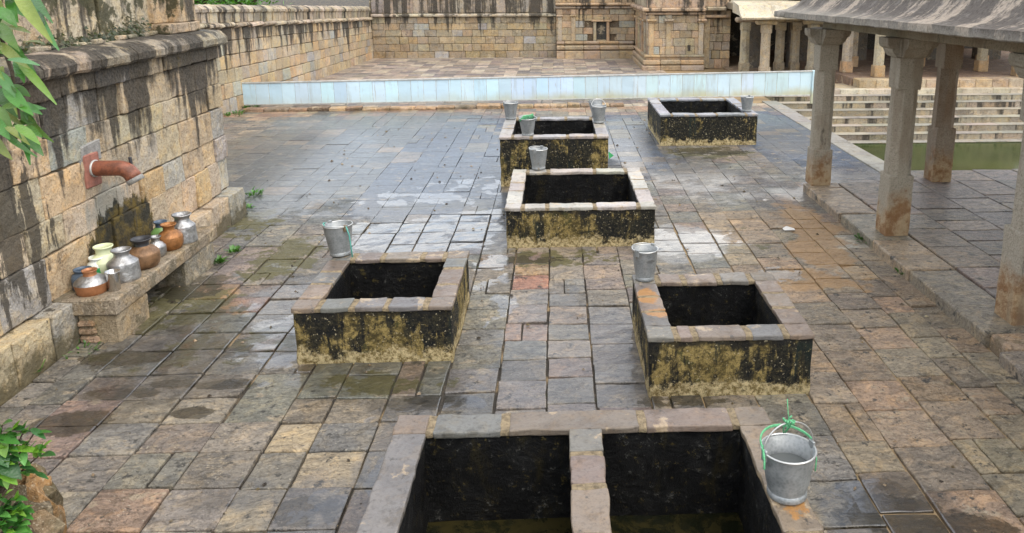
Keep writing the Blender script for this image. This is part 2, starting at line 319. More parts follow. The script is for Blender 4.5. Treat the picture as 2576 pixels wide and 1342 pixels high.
M['rope_teal'] = simple('teal_rope', (.10, .36, .30), .7, 0, .35, 60)
M['paper'] = simple('paper', (.72, .68, .62), .8, 0, .15, 12)
M['rust'] = simple('rust_deposit', (.36, .17, .045), .9, 0, .5, 14, .01)
M['mosscake'] = simple('moss_cake', (.028, .032, .010), .95, 0, .6, 30, .05)
def barrier_mat():
    n = NT('blue_painted_sheet'); p = n.sep(n.pos()); c = n.attr()
    d = n.mr(n.add(p[2], n.mul(n.noise(1.4, 5, .65, n.scl((1, 1, .6))), .5)), .62, .32, 0, 1)
    d = n.mul(d, n.mr(p[0], -4.5, 1.5, .28, .9))
    c = n.mix(d, c, (.44, .42, .26))
    c = n.mix(n.mr(n.noise(1., 5, .7, n.scl((6, 6, .7))), .52, .68, 0, .5), c, (.36, .40, .38))
    c = n.mix(n.mr(n.noise(1., 5, .7, n.scl((14, 14, .8))), .62, .70, 0, .55), c, (.30, .22, .13))
    c = n.mix(n.mr(n.noise(11, 4, .7), .68, .74, 0, .5), c, (.24, .18, .11))
    return n.out(color=c, rough=.5, normal=n.bump(n.noise(3, 3), .02), spec=.4)
M['barrier'] = barrier_mat()
M['rail'] = simple('pale_metal_rail', (.50, .50, .47), .5, .3, .3)
def roof_mat():
    n = NT('eave_plaster'); p = n.sep(n.pos())
    s1 = n.noise(1., 4, .6, n.scl((.35, 2.6, .3)), .25); s2 = n.noise(1., 6, .72, n.scl((1.2, 9., 1.2))); s3 = n.noise(9, 6, .72)
    v = n.add(n.add(n.mul(s1, .75), n.mul(s2, .25)), n.mul(n.math('SUBTRACT', s3, .5), .35))
    c = n.mix(n.mr(v, .50, .58), (.115, .100, .088), (.37, .31, .25))
    c = n.mix(n.mr(n.noise(5, 5, .7), .52, .64, 0, .55), c, (.20, .18, .165))
    low = n.mr(n.add(p[2], n.mul(s3, .12)), 2.83, 2.72, 0, .7)
    c = n.mix(low, c, n.mix(s3, (.20, .185, .16), (.36, .33, .28)))
    c = n.mix(n.mr(n.noise(30, 4, .75), .46, .66, 0, .65), c, n.mix(1., c, (.5, .48, .47), 'MULTIPLY'))
    return n.out(color=c, rough=.92, normal=n.bump(n.add(s3, n.mul(n.noise(30, 4), .5)), .025), spec=.2)
M['roof'] = roof_mat()
def water_mat(name, col, rough, bs, depth):
    n = NT(name)
    c = n.mix(n.mr(n.noise(.9, 4), .35, .7), col, tuple(x*.65 for x in col))
    h = n.noise(1., 3, .5, n.scl((3, 5, 1)))
    return n.out(color=c, rough=rough, normal=n.bump(h, bs, .5), spec=.5, ior=1.33)
def pond_mat():
    n = NT('pond_water'); c = n.mix(n.mr(n.noise(.5, 3), .35, .7), (.034, .050, .010), (.022, .034, .007))
    return n.out(color=c, rough=.16, spec=.4, ior=1.33)
M['pond'] = pond_mat()
def murk_mat():
    n = NT('tank_water'); a = n.noise(4.5, 5, .7, None, .5)
    c = n.mix(n.mr(a, .40, .60), (.007, .008, .004), (.028, .023, .008))
    c = n.mix(n.mr(n.noise(2.2, 4), .55, .64, 0, .8), c, (.008, .009, .006))
    return n.out(color=c, rough=.04, normal=n.bump(n.noise(7, 2), .003, .5), spec=.5, ior=1.33)
M['tankwater'] = murk_mat()
def leaf_mat():
    n = NT('leaf'); c = n.attr()
    c = n.mix(n.mr(n.noise(14, 4), .4, .7, 0, .5), c, n.mix(1., c, (.6, .72, .5), 'MULTIPLY'))
    n.out(color=c, rough=.33, spec=.55, normal=n.bump(n.noise(60, 3), .004))
    n.b.inputs['Subsurface Weight'].default_value = 0
    tr = n.n.new('ShaderNodeBsdfTranslucent'); ms = n.n.new('ShaderNodeMixShader'); ms.inputs[0].default_value = .22
    n.L(n.mix(1., c, (1.3, 1.5, .5), 'MULTIPLY'), tr.inputs[0]); out = n.n['Material Output']
    n.t.links.new(n.b.outputs[0], ms.inputs[1]); n.t.links.new(tr.outputs[0], ms.inputs[2]); n.t.links.new(ms.outputs[0], out.inputs[0])
    return n.m
M['leaf'] = leaf_mat()
M['bark'] = simple('bark', (.10, .07, .045), .9, 0, .4, 12, .03)

# ---------------------------------------------------------------- mesh helpers
COL = scene.collection
def wl(o):
    v = Vector((0, 0, 0))
    while o: v += o.location; o = o.parent
    return v
def _topo():
    vs, idx = [], {}
    for sx in (0, 1):
        for sy in (0, 1):
            for sz in (0, 1):
                for ax in range(3): idx[(sx, sy, sz, ax)] = len(vs); vs.append((sx, sy, sz, ax))
    fs = []
    for ax in range(3):
        o = [a for a in range(3) if a != ax]
        for s in (0, 1):
            q = []
            for (a, b) in ((0, 0), (1, 0), (1, 1), (0, 1)):
                k = [0, 0, 0]; k[ax] = s; k[o[0]] = a; k[o[1]] = b; q.append(idx[(*k, ax)])
            fs.append(q)
        for (a, b) in ((0, 0), (1, 0), (1, 1), (0, 1)):       # edges along ax
            k0 = [0, 0, 0]; k0[o[0]] = a; k0[o[1]] = b; k1 = list(k0); k1[ax] = 1
            fs.append([idx[(*k0, o[0])], idx[(*k1, o[0])], idx[(*k1, o[1])], idx[(*k0, o[1])]])
    for sx in (0, 1):
        for sy in (0, 1):
            for sz in (0, 1): fs.append([idx[(sx, sy, sz, a)] for a in range(3)])
    P = []
    for (sx, sy, sz, ax) in vs:
        p = [.2+.6*c for c in (sx, sy, sz)]; p[ax] = (sx, sy, sz)[ax]; P.append(Vector(p))
    out = []
    for f in fs:
        c = sum((P[i] for i in f), Vector())/len(f); nn = (P[f[1]]-P[f[0]]).cross(P[f[2]]-P[f[0]])
        out.append(f if nn.dot(c-Vector((.5, .5, .5))) > 0 else f[::-1])
    return vs, out
TV, TF = _topo()

class MB:
    def __init__(s): s.v, s.f, s.c = [], [], []
    def hexa(s, C, ch=.012, tint=None):
        """C[(i,j,k)] eight corners; chamfered stone block"""
        L = [max(1e-4, ((C[1,0,0]-C[0,0,0]).length)), max(1e-4, (C[0,1,0]-C[0,0,0]).length), max(1e-4, (C[0,0,1]-C[0,0,0]).length)]
        fr = [min(.42, ch/l) for l in L]; b = len(s.v)
        for (sx, sy, sz, ax) in TV:
            t = [sx, sy, sz]
            for a in range(3):
                if a != ax: t[a] = fr[a] if t[a] == 0 else 1-fr[a]
            p = Vector()
            for i in (0, 1):
                for j in (0, 1):
                    for k in (0, 1):
                        w = (t[0] if i else 1-t[0])*(t[1] if j else 1-t[1])*(t[2] if k else 1-t[2])
                        if w: p += C[i, j, k]*w
            s.v.append(p)
        det = (C[1,0,0]-C[0,0,0]).cross(C[0,1,0]-C[0,0,0]).dot(C[0,0,1]-C[0,0,0])
        for f in TF: s.f.append([b+i for i in (f if det > 0 else f[::-1])])
        s.c += [tint or (.5, .5, .5)]*len(TV); return s
    def box(s, x0, x1, y0, y1, z0, z1, ch=.012, j=0., tint=None, r=rng):
        J = lambda: r.uniform(-j, j) if j else 0.
        C = {(a, b, c): Vector(((x0, x1)[a]+J(), (y0, y1)[b]+J(), (z0, z1)[c]+J())) for a in (0, 1) for b in (0, 1) for c in (0, 1)}
        return s.hexa(C, ch, tint)
    def rough(s, x0, x1, y0, y1, z0, z1, r=.015, amp=.006, freq=6., cell=.09, tint=None, warp=0.):
        """box with worn, rounded, uneven edges: grid on every side, pushed about by noise"""
        lo, hi = (x0, y0, z0), (x1, y1, z1); ax = []
        for a in range(3):
            L = hi[a]-lo[a]; rr = min(r, L*.3); k = max(1, int(round((L-2*rr)/cell)))
            ax.append([lo[a], lo[a]+rr*.35] + [lo[a]+rr+(L-2*rr)*i/k for i in range(k+1)] + [hi[a]-rr*.35, hi[a]])
        idx = {}; b = len(s.v); off = Vector((rng.uniform(-50, 50), rng.uniform(-50, 50), 0))
        def vid(i, j, k):
            key = (i, j, k)
            if key not in idx:
                p = Vector((ax[0][i], ax[1][j], ax[2][k])); q = Vector([min(max(p[a], lo[a]+min(r, (hi[a]-lo[a])*.3)), hi[a]-min(r, (hi[a]-lo[a])*.3)) for a in range(3)])
                d = p-q
                if d.length > 1e-6: p = q+d.normalized()*min(d.length, min(r, min(hi[a]-lo[a] for a in range(3))*.3))
                p = p+noise.noise_vector(p*freq+off)*amp+noise.noise_vector(p*freq*2.7+off)*(amp*.5)
                if warp: p = p+noise.noise_vector(p*1.1+off)*warp
                idx[key] = b+len(idx); s.v.append(p); s.c.append(tint or (.5, .5, .5))
            return idx[key]
        n = [len(a)-1 for a in ax]
        for i in range(n[0]):
            for j in range(n[1]):
                s.f.append([vid(i, j, 0), vid(i, j+1, 0), vid(i+1, j+1, 0), vid(i+1, j, 0)]); s.f.append([vid(i, j, n[2]), vid(i+1, j, n[2]), vid(i+1, j+1, n[2]), vid(i, j+1, n[2])])
        for i in range(n[0]):
            for k in range(n[2]):
                s.f.append([vid(i, 0, k), vid(i+1, 0, k), vid(i+1, 0, k+1), vid(i, 0, k+1)]); s.f.append([vid(i, n[1], k), vid(i, n[1], k+1), vid(i+1, n[1], k+1), vid(i+1, n[1], k)])
        for j in range(n[1]):
            for k in range(n[2]):
                s.f.append([vid(0, j, k), vid(0, j, k+1), vid(0, j+1, k+1), vid(0, j+1, k)]); s.f.append([vid(n[0], j, k), vid(n[0], j+1, k), vid(n[0], j+1, k+1), vid(n[0], j, k+1)])
        return s
    def sweep(s, prof, a0, a1, n, amp=.008, freq=5., tint=None):
        """profile (x, z) swept along y in n steps with uneven surface"""
        k = len(prof); off = Vector((rng.uniform(-50, 50), 0, rng.uniform(-50, 50))); vs = []
        for i in range(n+1):
            y = a0+(a1-a0)*i/n
            for (u, z) in prof:
                p = Vector((u, y, z)); d = noise.noise_vector(p*freq+off)*amp+noise.noise_vector(p*freq*3+off)*(amp*.5)
                vs.append((u+d.x, y+(d.y*.4 if 0 < i < n else 0), z+d.z))
        fs = [[i*k+q, i*k+(q+1) % k, (i+1)*k+(q+1) % k, (i+1)*k+q] for i in range(n) for q in range(k)]
        return s.faces(vs, fs+[list(range(k))[::-1], [n*k+q for q in range(k)]], tint)
    def faces(s, vs, fs, tint=None):
        b = len(s.v); s.v += [Vector(v) for v in vs]; s.f += [[b+i for i in f] for f in fs]; s.c += [tint or (.5, .5, .5)]*len(vs); return s
    def prism(s, prof, axis, a0, a1, tint=None, j=0.):
        """profile of (u, z) pairs swept along axis 'x' or 'y' from a0 to a1"""
        k = len(prof); vs = []
        for a in (a0, a1):
            for (u, z) in prof:
                uu, zz = u+rng.uniform(-j, j), z+rng.uniform(-j, j)
                vs.append((uu, a, zz) if axis == 'y' else (a, uu, zz))
        fs = [[i, (i+1) % k, k+(i+1) % k, k+i] for i in range(k)] + [list(range(k))[::-1], list(range(k, 2*k))]
        return s.faces(vs, fs, tint)
    def lathe(s, prof, seg=28, c=(0, 0, 0), tint=None, cap0=True, cap1=False):
        vs, fs = [], []
        for (r, z) in prof:
            for i in range(seg):
                a = 2*math.pi*i/seg; vs.append((c[0]+r*math.cos(a), c[1]+r*math.sin(a), c[2]+z))
        for q in range(len(prof)-1):
            for i in range(seg):
                j = (i+1) % seg; fs.append([q*seg+i, q*seg+j, (q+1)*seg+j, (q+1)*seg+i])
        if cap0: fs.append(list(range(seg))[::-1])
        if cap1: fs.append([(len(prof)-1)*seg+i for i in range(seg)])
        return s.faces(vs, fs, tint)
    def tube(s, pts, r, seg=8, tint=None, closed=False):
        pts = [Vector(p) for p in pts]; n = len(pts); vs, fs = [], []; up = None
        rr = r if isinstance(r, (list, tuple)) else [r]*n
        for i, p in enumerate(pts):
            t = (pts[(i+1) % n] - pts[i-1]) if closed else (pts[min(i+1, n-1)]-pts[max(i-1, 0)])
            t.normalize()
            if up is None: up = t.orthogonal().normalized()
            up = (up - t*up.dot(t)); up = up.normalized() if up.length > 1e-5 else t.orthogonal().normalized(); w = t.cross(up)
            for k in range(seg):
                a = 2*math.pi*k/seg; vs.append(p + up*math.cos(a)*rr[i] + w*math.sin(a)*rr[i])
        for i in range(n if closed else n-1):
            for k in range(seg):
                a, b = i*seg, ((i+1) % n)*seg; fs.append([a+k, a+(k+1) % seg, b+(k+1) % seg, b+k])
        if not closed: fs += [list(range(seg))[::-1], [(n-1)*seg+k for k in range(seg)]]
        return s.faces(vs, fs, tint)
    def build(s, name, mat, parent=None, smooth=False, local=False, loc=None):
        me = bpy.data.meshes.new(name); o = bpy.data.objects.new(name, me); COL.objects.link(o)
        off = Vector((0, 0, 0))
        if parent is not None:
            o.parent = parent
            if not local: off = wl(parent)
        if loc is not None: o.location = Vector(loc)-off; off = Vector(loc)
        me.from_pydata([tuple(v-off) for v in s.v], [], s.f)
        at = me.attributes.new('tint', 'FLOAT_COLOR', 'POINT')
        at.data.foreach_set('color', [x for c in s.c for x in (*c, 1.)])
        me.materials.append(M[mat] if isinstance(mat, str) else mat)
        if smooth: me.polygons.foreach_set('use_smooth', [True]*len(me.polygons))
        me.update(); return o
def dent(mb, amp, freq, seed):
    off = Vector((seed*7.3, seed*3.1, 0))
    for v in mb.v: d = noise.noise_vector(v*freq+off)*amp; v.x += d.x; v.y += d.y; v.z += d.z*.3
    return mb
def tag(o, label, cat, group=None, kind=None):
    if label: o['label'] = label
    if cat: o['category'] = cat
    if group: o['group'] = group
    if kind: o['kind'] = kind
    return o
def thing(name, label, cat, loc=(0, 0, 0), rotz=0., group=None, tilt=(0, 0)):
    o = bpy.data.objects.new(name, None); COL.objects.link(o); o.location = loc; o.rotation_euler = (tilt[0], tilt[1], rotz)
    o.empty_display_size = .1
    return tag(o, label, cat, group)
def pick(pal, var=.12, r=rng):
    c = r.choice(pal); k = 1+r.uniform(-var, var); return tuple(max(.005, x*k*(1+r.uniform(-.04, .04))) for x in c)
TAN = [tuple(.55*x+.45*y for x, y in zip(c, (.47, .40, .30))) for c in [(.44, .32, .185), (.40, .30, .18), (.46, .35, .22), (.36, .29, .19), (.48, .33, .17), (.33, .28, .20), (.42, .34, .24), (.50, .31, .14), (.35, .32, .26), (.40, .28, .17), (.47, .37, .25)]]
GREYT = [(.34, .33, .30), (.36, .36, .33), (.40, .38, .33)]
BACKP = [tuple(.5*x+.5*y for x, y in zip(c, (.36, .29, .20))) for c in [(.37, .28, .17), (.33, .27, .18), (.29, .25, .19), (.40, .28, .14), (.31, .27, .21), (.26, .24, .20), (.42, .32, .19), (.35, .30, .22)]]
SLATE = [tuple(.5*x+.5*y for x, y in zip(c, (.225, .198, .152))) for c in [(.150, .140, .125), (.185, .160, .135), (.135, .135, .130), (.215, .170, .135), (.17, .165, .14), (.20, .165, .15), (.24, .19, .14), (.16, .15, .145), (.125, .130, .12), (.23, .165, .125), (.19, .18, .155)]]

def splits(a, b, lo, hi, r=rng):
    out = [a]
    while b-out[-1] > hi*1.3: out.append(out[-1]+r.uniform(lo, hi))
    if b-out[-1] > hi*.9: out.append((out[-1]+b)/2)
    out.append(b); return out
def course_wall(parent, u0, u1, zs, lo, hi, P, depth, pal, mat, gap=.007, j=.008, proud=.012, name='block', ch=.014, skip=None, grey=.12, rough=False):
    """courses of separate blocks; P(u, z, d) gives the point d metres behind the face. zs: list of levels or fn"""
    for r_ in range(len(zs)-1):
        us = splits(u0, u1, lo, hi)
        for i in range(len(us)-1):
            a, b = us[i]+gap, us[i+1]-gap; z0, z1 = zs[r_]+gap, zs[r_+1]-gap
            if skip and skip((a+b)/2, (z0+z1)/2, a, b, z0, z1): continue
            d0 = -rng.uniform(0, proud); C = {}
            for ia in (0, 1):
                for ib in (0, 1):
                    for ic in (0, 1):
                        u = (a, b)[ia]+rng.uniform(-j, j); z = (z0, z1)[ic]+rng.uniform(-j, j)
                        C[ia, ib, ic] = P(u, z, (d0+rng.uniform(-.003, .003)) if ib == 0 else depth)
            t = pick(GREYT if rng.random() < grey else pal, .14)
            if rough:
                A_, B_ = P(a, z0, d0), P(b, z1, depth)
                mb = MB().rough(min(A_.x, B_.x), max(A_.x, B_.x), min(A_.y, B_.y), max(A_.y, B_.y), min(A_.z, B_.z), max(A_.z, B_.z), .013, .012, 6.5, .085, t, .018)
                mb.build(name, mat, parent)
            else: MB().hexa(C, ch, t).build(name, mat, parent)

# ================================================================ GROUND
TANKS = {  # x0, x1, y0, y1, h
 'front': (-1.00, 1.29, 1.55, 4.34, .50), 'left': (-2.20, -.88, 5.96, 7.28, .50), 'right': (.67, 1.95, 5.31, 6.58, .50),
 'middle': (-.62, 1.17, 8.70, 10.58, .50), 'farmid': (-.88, .80, 11.48, 13.20, .78), 'farright': (1.96, 3.84, 14.27, 16.35, .60)}
POND = (5.62, 17.6, 11.9, 22.2)
holes = [(a+.1, b-.1, c+.1, d-.1) for (a, b, c, d, h) in TANKS.values()] + [POND]
def sheet(holes, x0, x1, y0, y1, z):
    xs = sorted({x0, x1, *[h[0] for h in holes], *[h[1] for h in holes]}); ys = sorted({y0, y1, *[h[2] for h in holes], *[h[3] for h in holes]})
    m = MB()
    for i in range(len(xs)-1):
        for k in range(len(ys)-1):
            cx, cy = (xs[i]+xs[i+1])/2, (ys[k]+ys[k+1])/2
            if any(h[0] < cx < h[1] and h[2] < cy < h[3] for h in holes): continue
            m.faces([(xs[i], ys[k], z), (xs[i+1], ys[k], z), (xs[i+1], ys[k+1], z), (xs[i], ys[k+1], z)], [[0, 1, 2, 3]])
    return m
floor = sheet(holes, -250, 250, -150, 350, -.022).build('courtyard_ground', 'earth')
tag(floor, 'stone paved temple courtyard with wet slate slabs', 'ground', kind='structure')

def trim(rect, obst, mn=.05):
    """what is left of a slab around the obstacles, as whole rectangles"""
    out = [rect]
    for (a, b, c, d) in obst:
        nxt = []
        for (x0, x1, y0, y1) in out:
            if x0 < b and x1 > a and y0 < d and y1 > c:
                nxt += [(x0, a, y0, y1), (b, x1, y0, y1), (max(x0, a), min(x1, b), y0, c), (max(x0, a), min(x1, b), d, y1)]
            else: nxt.append((x0, x1, y0, y1))
        out = [q for q in nxt if q[1]-q[0] > mn and q[3]-q[2] > mn]
    return out
tank_obs = [(a+.03, b-.03, c+.03, d-.03) for (a, b, c, d, h) in TANKS.values()]
pav = []
prng = random.Random(21)
# long strips run away from the camera: (left edge, right edge); slabs are laid across each strip
edges = [-7.9, -7.45, -7.02, -6.6, -6.17, -5.73, -5.3, -4.87, -4.45, -4.02, -3.76, -3.33, -2.90, -2.46, -2.03, -1.72, -1.31, -.90, -.49, -.10, .28, .70, 1.10, 1.50, 1.92, 2.27, 2.72, 3.14, 3.44, 3.72]
rowsL = [1.2]
while rowsL[-1] < 31: rowsL.append(rowsL[-1]+prng.uniform(.34, .44))
for i in range(len(edges)-1):
    x0, x1 = edges[i], edges[i+1]
    shared = x1 <= -.4                       # left half: row joints run nearly straight across
    ys = [y+.03*math.sin(i*.9+y*.7)+prng.uniform(-.02, .02) for y in rowsL] if shared else splits(1.2+prng.uniform(0, .3), 31, .30 if x0 < .3 else .34, .42 if x0 < .3 else .52, prng)
    if shared:                               # now and then two slabs make one long one, or one is split
        k = 1
        while k < len(ys)-1:
            if prng.random() < .07: ys.pop(k)
            k += 1
    for k in range(len(ys)-1):
        y0, y1 = ys[k], ys[k+1]
        if x1 < -4.3 and y1 < 10.3: continue
        for q in trim((x0, x1, y0, y1), tank_obs+[(-9, -4.23, 0, 10.26)]):
            if prng.random() < .06 and q[1]-q[0] > .35:
                s = prng.uniform(.35, .65); xm = q[0]+(q[1]-q[0])*s; pav += [(q[0], xm, q[2], q[3]), (xm, q[1], q[2], q[3])]
            else: pav.append(q)
for i, (x0, x1) in enumerate(((3.72, 4.15), (4.15, 4.6), (4.6, 5.05), (5.05, 5.30))):      # paving past the porch, up to the pond
    ys = splits(11.08, 19.2, .35, .55, prng)
    pav += [(x0, x1, ys[k], ys[k+1]) for k in range(len(ys)-1)]
def paver_mb(mb, q, tint):
    g = prng.uniform(.002, .010) if q[2] < 8.5 else prng.uniform(.0, .004); j = .012 if q[2] < 8.5 else .006
    x0, x1, y0, y1 = q; k_ = 1 if y0 < 8.5 else .12; z = prng.uniform(-.004, .004)*k_; tx, ty = prng.uniform(-.006, .006)*k_, prng.uniform(-.006, .006)*k_
    if prng.random() < .025: z += .007
    C = {}
    for a in (0, 1):
        for b in (0, 1):
            px = (x0+g, x1-g)[a]+prng.uniform(-j, j); py = (y0+g, y1-g)[b]+prng.uniform(-j, j)
            for c in (0, 1): C[a, b, c] = Vector((px, py, -.06 if c == 0 else z+(a-.5)*tx+(b-.5)*ty))
    return mb.hexa(C, .006 if y0 < 8.5 else .003, tint)
special = {}
def mark(px, py, col, rad=.28):
    q = G(px, py); special[(q.x, q.y)] = (col, rad)
mark(715, 1120, (.46, .35, .20), .2); mark(1335, 715, (.36, .14, .07), .16); mark(1340, 675, (.32, .20, .09), .16); mark(2130, 612, (.44, .42, .36), .22); mark(290, 1260, (.28, .165, .11)); mark(170, 1060, (.24, .15, .12))
mark(520, 742, (.30, .17, .08), .2); mark(590, 778, (.32, .15, .08), .2); mark(1960, 690, (.13, .15, .125)); mark(810, 1220, (.36, .28, .17), .25); mark(2290, 930, (.30, .25, .17), .2); mark(700, 985, (.19, .20, .155)); mark(880, 970, (.18, .19, .14)); mark(870, 1110, (.14, .15, .14)); mark(780, 1310, (.10, .105, .12)); mark(1320, 830, (.34, .21, .14), .2); mark(1430, 790, (.35, .26, .17), .2); mark(1440, 870, (.30, .24, .18), .2); mark(1020, 575, (.42, .40, .30), .22)
for fx, fy in ((640, 290), (700, 320), (620, 335), (960, 360), (1090, 400), (1040, 440), (760, 310), (900, 300), (1000, 380), (830, 330), (2000, 270), (2020, 300), (1930, 262)): mark(fx, fy, (.40, .31, .21), .24)
pav.sort(key=lambda q: math.hypot((q[0]+q[1])/2, (q[2]+q[3])/2))
def inview(q):
    cx, cy = (q[0]+q[1])/2, (q[2]+q[3])/2; d = Vector((cx, cy, 0))-CAMP; w = d.dot(_fw)
    if w <= 0: return False
    x, y = PX+F*d.dot(_rt)/w, PY-F*d.dot(_up)/w
    return -150 < x < PW+150 and y < PH+180
near_n = 0; rest = MB(); farm = MB()
for q in pav:
    cx, cy = (q[0]+q[1])/2, (q[2]+q[3])/2
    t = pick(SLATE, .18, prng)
    if cx > 1.8 and cy < 10: t = tuple(a*b for a, b in zip(t, (1.42, 1.24, 1.02)))
    if -.5 < cx < .7 and cy < 9: t = tuple(a*b for a, b in zip(t, (1.12, 1.08, 1.10)))
    if cy > 18.9: t = pick([(.30, .25, .21), (.44, .37, .29), (.20, .17, .16), (.34, .27, .21)], .2, prng)
    elif cy > 17.6 and prng.random() < .6: t = pick([(.34, .22, .14), (.38, .29, .19)], .15, prng)
    for (sx, sy), (col, rad) in special.items():
        if math.hypot(cx-sx, cy-sy) < rad: t = tuple(.62*a+.38*b for a, b in zip(col, t))
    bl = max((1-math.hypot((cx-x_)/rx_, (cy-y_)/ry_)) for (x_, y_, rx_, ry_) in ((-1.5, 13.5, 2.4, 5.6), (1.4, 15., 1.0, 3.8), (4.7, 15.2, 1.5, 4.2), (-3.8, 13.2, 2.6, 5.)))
    if bl > 0 and prng.random() < .88:                     # blue-grey sky sheen painted into the slab tint in this part
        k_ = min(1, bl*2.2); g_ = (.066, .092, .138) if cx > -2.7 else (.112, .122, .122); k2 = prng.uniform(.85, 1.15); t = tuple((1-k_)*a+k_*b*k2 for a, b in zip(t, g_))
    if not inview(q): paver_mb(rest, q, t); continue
    if near_n < 300:
        g = prng.uniform(.003, .010); z = prng.uniform(-.006, .006)
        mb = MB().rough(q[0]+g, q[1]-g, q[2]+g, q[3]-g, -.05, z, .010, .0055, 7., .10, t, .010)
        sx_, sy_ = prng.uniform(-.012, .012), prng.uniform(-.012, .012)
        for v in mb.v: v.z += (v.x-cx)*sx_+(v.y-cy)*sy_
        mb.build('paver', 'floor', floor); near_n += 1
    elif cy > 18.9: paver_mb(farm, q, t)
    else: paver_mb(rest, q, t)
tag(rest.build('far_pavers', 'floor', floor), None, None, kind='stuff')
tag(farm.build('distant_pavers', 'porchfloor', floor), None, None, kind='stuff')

# ================================================================ NEAR LEFT WALL
WX, WY0, WY1 = -4.40, 3.3, 10.2
w = thing('stone_wall', 'weathered tan stone block wall with dark cornice, behind the row of pots', 'wall', (WX-1, 6.8, 0))
MB().box(-6.6, WX-.035, WY0, WY1-.03, -.02, 2.47, .01, 0, (.12, .09, .055)).build('wall_core', 'stone', w)
PL = lambda u, z, d: Vector((WX-d, u, z))
zs = [.40, .82, 1.12, 1.50, 1.80, 2.13]
course_wall(w, WY0, WY1, zs, .30, .62, PL, .22, TAN, 'wall', gap=.003, j=.012, proud=.03, rough=True)
course_wall(w, WY0, WY1+.01, [2.13, 2.31], .35, .7, lambda u, z, d: Vector((WX+.06-d, u, z)), .25, TAN, 'wall', gap=.001, j=.004, proud=.012, name='band_stone', rough=True)
course_wall(w, WY0, WY1+.03, [-.04, .40], .45, .85, lambda u, z, d: Vector((-4.24-d-(z*.05), u, z)), .2, TAN, 'wall', gap=.008, j=.012, proud=.02, name='plinth_stone', ch=.02, rough=True)
us = splits(WY0, WY1+.06, .55, .95)
for i in range(len(us)-1):
    k = rng.uniform(-.006, .006)
    MB().sweep([(-4.62, 2.31), (-4.28+k, 2.31), (-4.255+k, 2.335), (-4.25+k, 2.40), (-4.285+k, 2.435), (-4.33, 2.47), (-4.42, 2.492), (-4.62, 2.505)], us[i]+.003, us[i+1]-.003, 8, .014, 5., pick([(.22, .19, .15), (.16, .14, .115), (.28, .24, .185)])).build('cornice_stone', 'cornice', w)
MB().box(-6.6, -4.76, WY0, 9.72, 2.50, 4.3, .01, 0, (.16, .13, .09)).build('upper_core', 'stone', w)
course_wall(w, WY0, 9.6, [2.505, 3.05, 3.6, 4.2], .5, 1.0, lambda u, z, d: Vector((-4.70-d, u, z)), .2, [(.46, .39, .29), (.42, .38, .32), (.5, .42, .31), (.36, .30, .22)], 'upper', gap=.005, j=.01, proud=.02, name='upper_block', ch=.02, rough=True)
for (y0, y1, x1) in ((9.22, 9.56, -4.64), (9.56, 9.98, -4.50)):
    MB().box(-5.0, x1, y0+.003, y1-.003, 2.62, 4.2, .012, .003, (.48, .37, .25)).build('pilaster', 'upper', w)
MB().box(-5.05, -4.48, 9.2, 10.02, 2.503, 2.62, .012, .004, (.40, .31, .22)).build('pilaster_base', 'upper', w)
for i in range(16):
    y = rng.uniform(7.0, 9.2); s = rng.uniform(.03, .07)
    tag(MB().box(-4.66-.05+rng.uniform(-.02, .1), -4.66+s, y, y+s*rng.uniform(1.2, 3.5), 2.50, 2.50+s*.8, .012, .008, pick([(.33, .28, .2), (.22, .2, .15), (.42, .36, .26)])).build('ledge_rubble', 'rubble', w), None, None)
m = MB()
mr_ = random.Random(5)
for i in range(700):
    y = mr_.choice([mr_.gauss(8.7, .25), mr_.gauss(7.9, .5), mr_.uniform(5, 9.3)]); z = 2.5+abs(mr_.gauss(0, .05 if y < 8.3 else .07)); x = -4.69+mr_.uniform(-.01, .07)*(1-min(1, (z-2.5)*6))
    s = mr_.uniform(.008, .03); a = mr_.uniform(0, 6.28)
    m.faces([(x+.01, y-s, z), (x+.015, y+s*math.cos(a), z+s), (x+.03, y+s, z-s*.5)], [[0, 1, 2]], pick([(.03, .04, .012), (.055, .065, .02), (.09, .08, .04)], .3, mr_))
tag(m.build('ledge_moss', 'leaf', w), None, None, kind='stuff')
# pipe
pp = AX(236, 424, WX+.03)
t = thing('water_spout', 'red oxide water pipe with elbow jutting from the stone wall', 'pipe', (WX, pp.y, pp.z))
MB().box(WX-.02, WX+.035, pp.y-.13, pp.y+.10, pp.z-.17, pp.z+.15, .01, .006).build('mounting_plate', 'redplate', t)
MB().box(WX-.02, WX+.026, pp.y-.17, pp.y+.17, pp.z+.06, pp.z+.26, .02, .02).build('cement_patch', 'cement', t)
pts = [(WX+.02+.24*k/6, pp.y, pp.z) for k in range(7)]
for k in range(1, 6):
    a = k/5*R(62); pts.append((WX+.26+.13*math.sin(a), pp.y, pp.z-.13*(1-math.cos(a))))
e = Vector(pts[-1]); dr = Vector((math.cos(R(62)), 0, -math.sin(R(62))))
MB().tube(pts + [e+dr*.035], .073, 20).build('pipe', 'redpaint', t, True)
MB().tube([e+dr*.03, e+dr*.05, e+dr*.075], [.079, .079, .076], 20).build('outlet_ring', 'cement', t, True)
MB().tube([(WX+.03, pp.y, pp.z), (WX+.05, pp.y, pp.z)], .082, 20).build('collar', 'rail', t, True)
MB().box(WX+.345, WX+.37, pp.y+.02, pp.y+.05, pp.z+.02, pp.z+.10, .006, .004).build('bracket', 'dark', t)

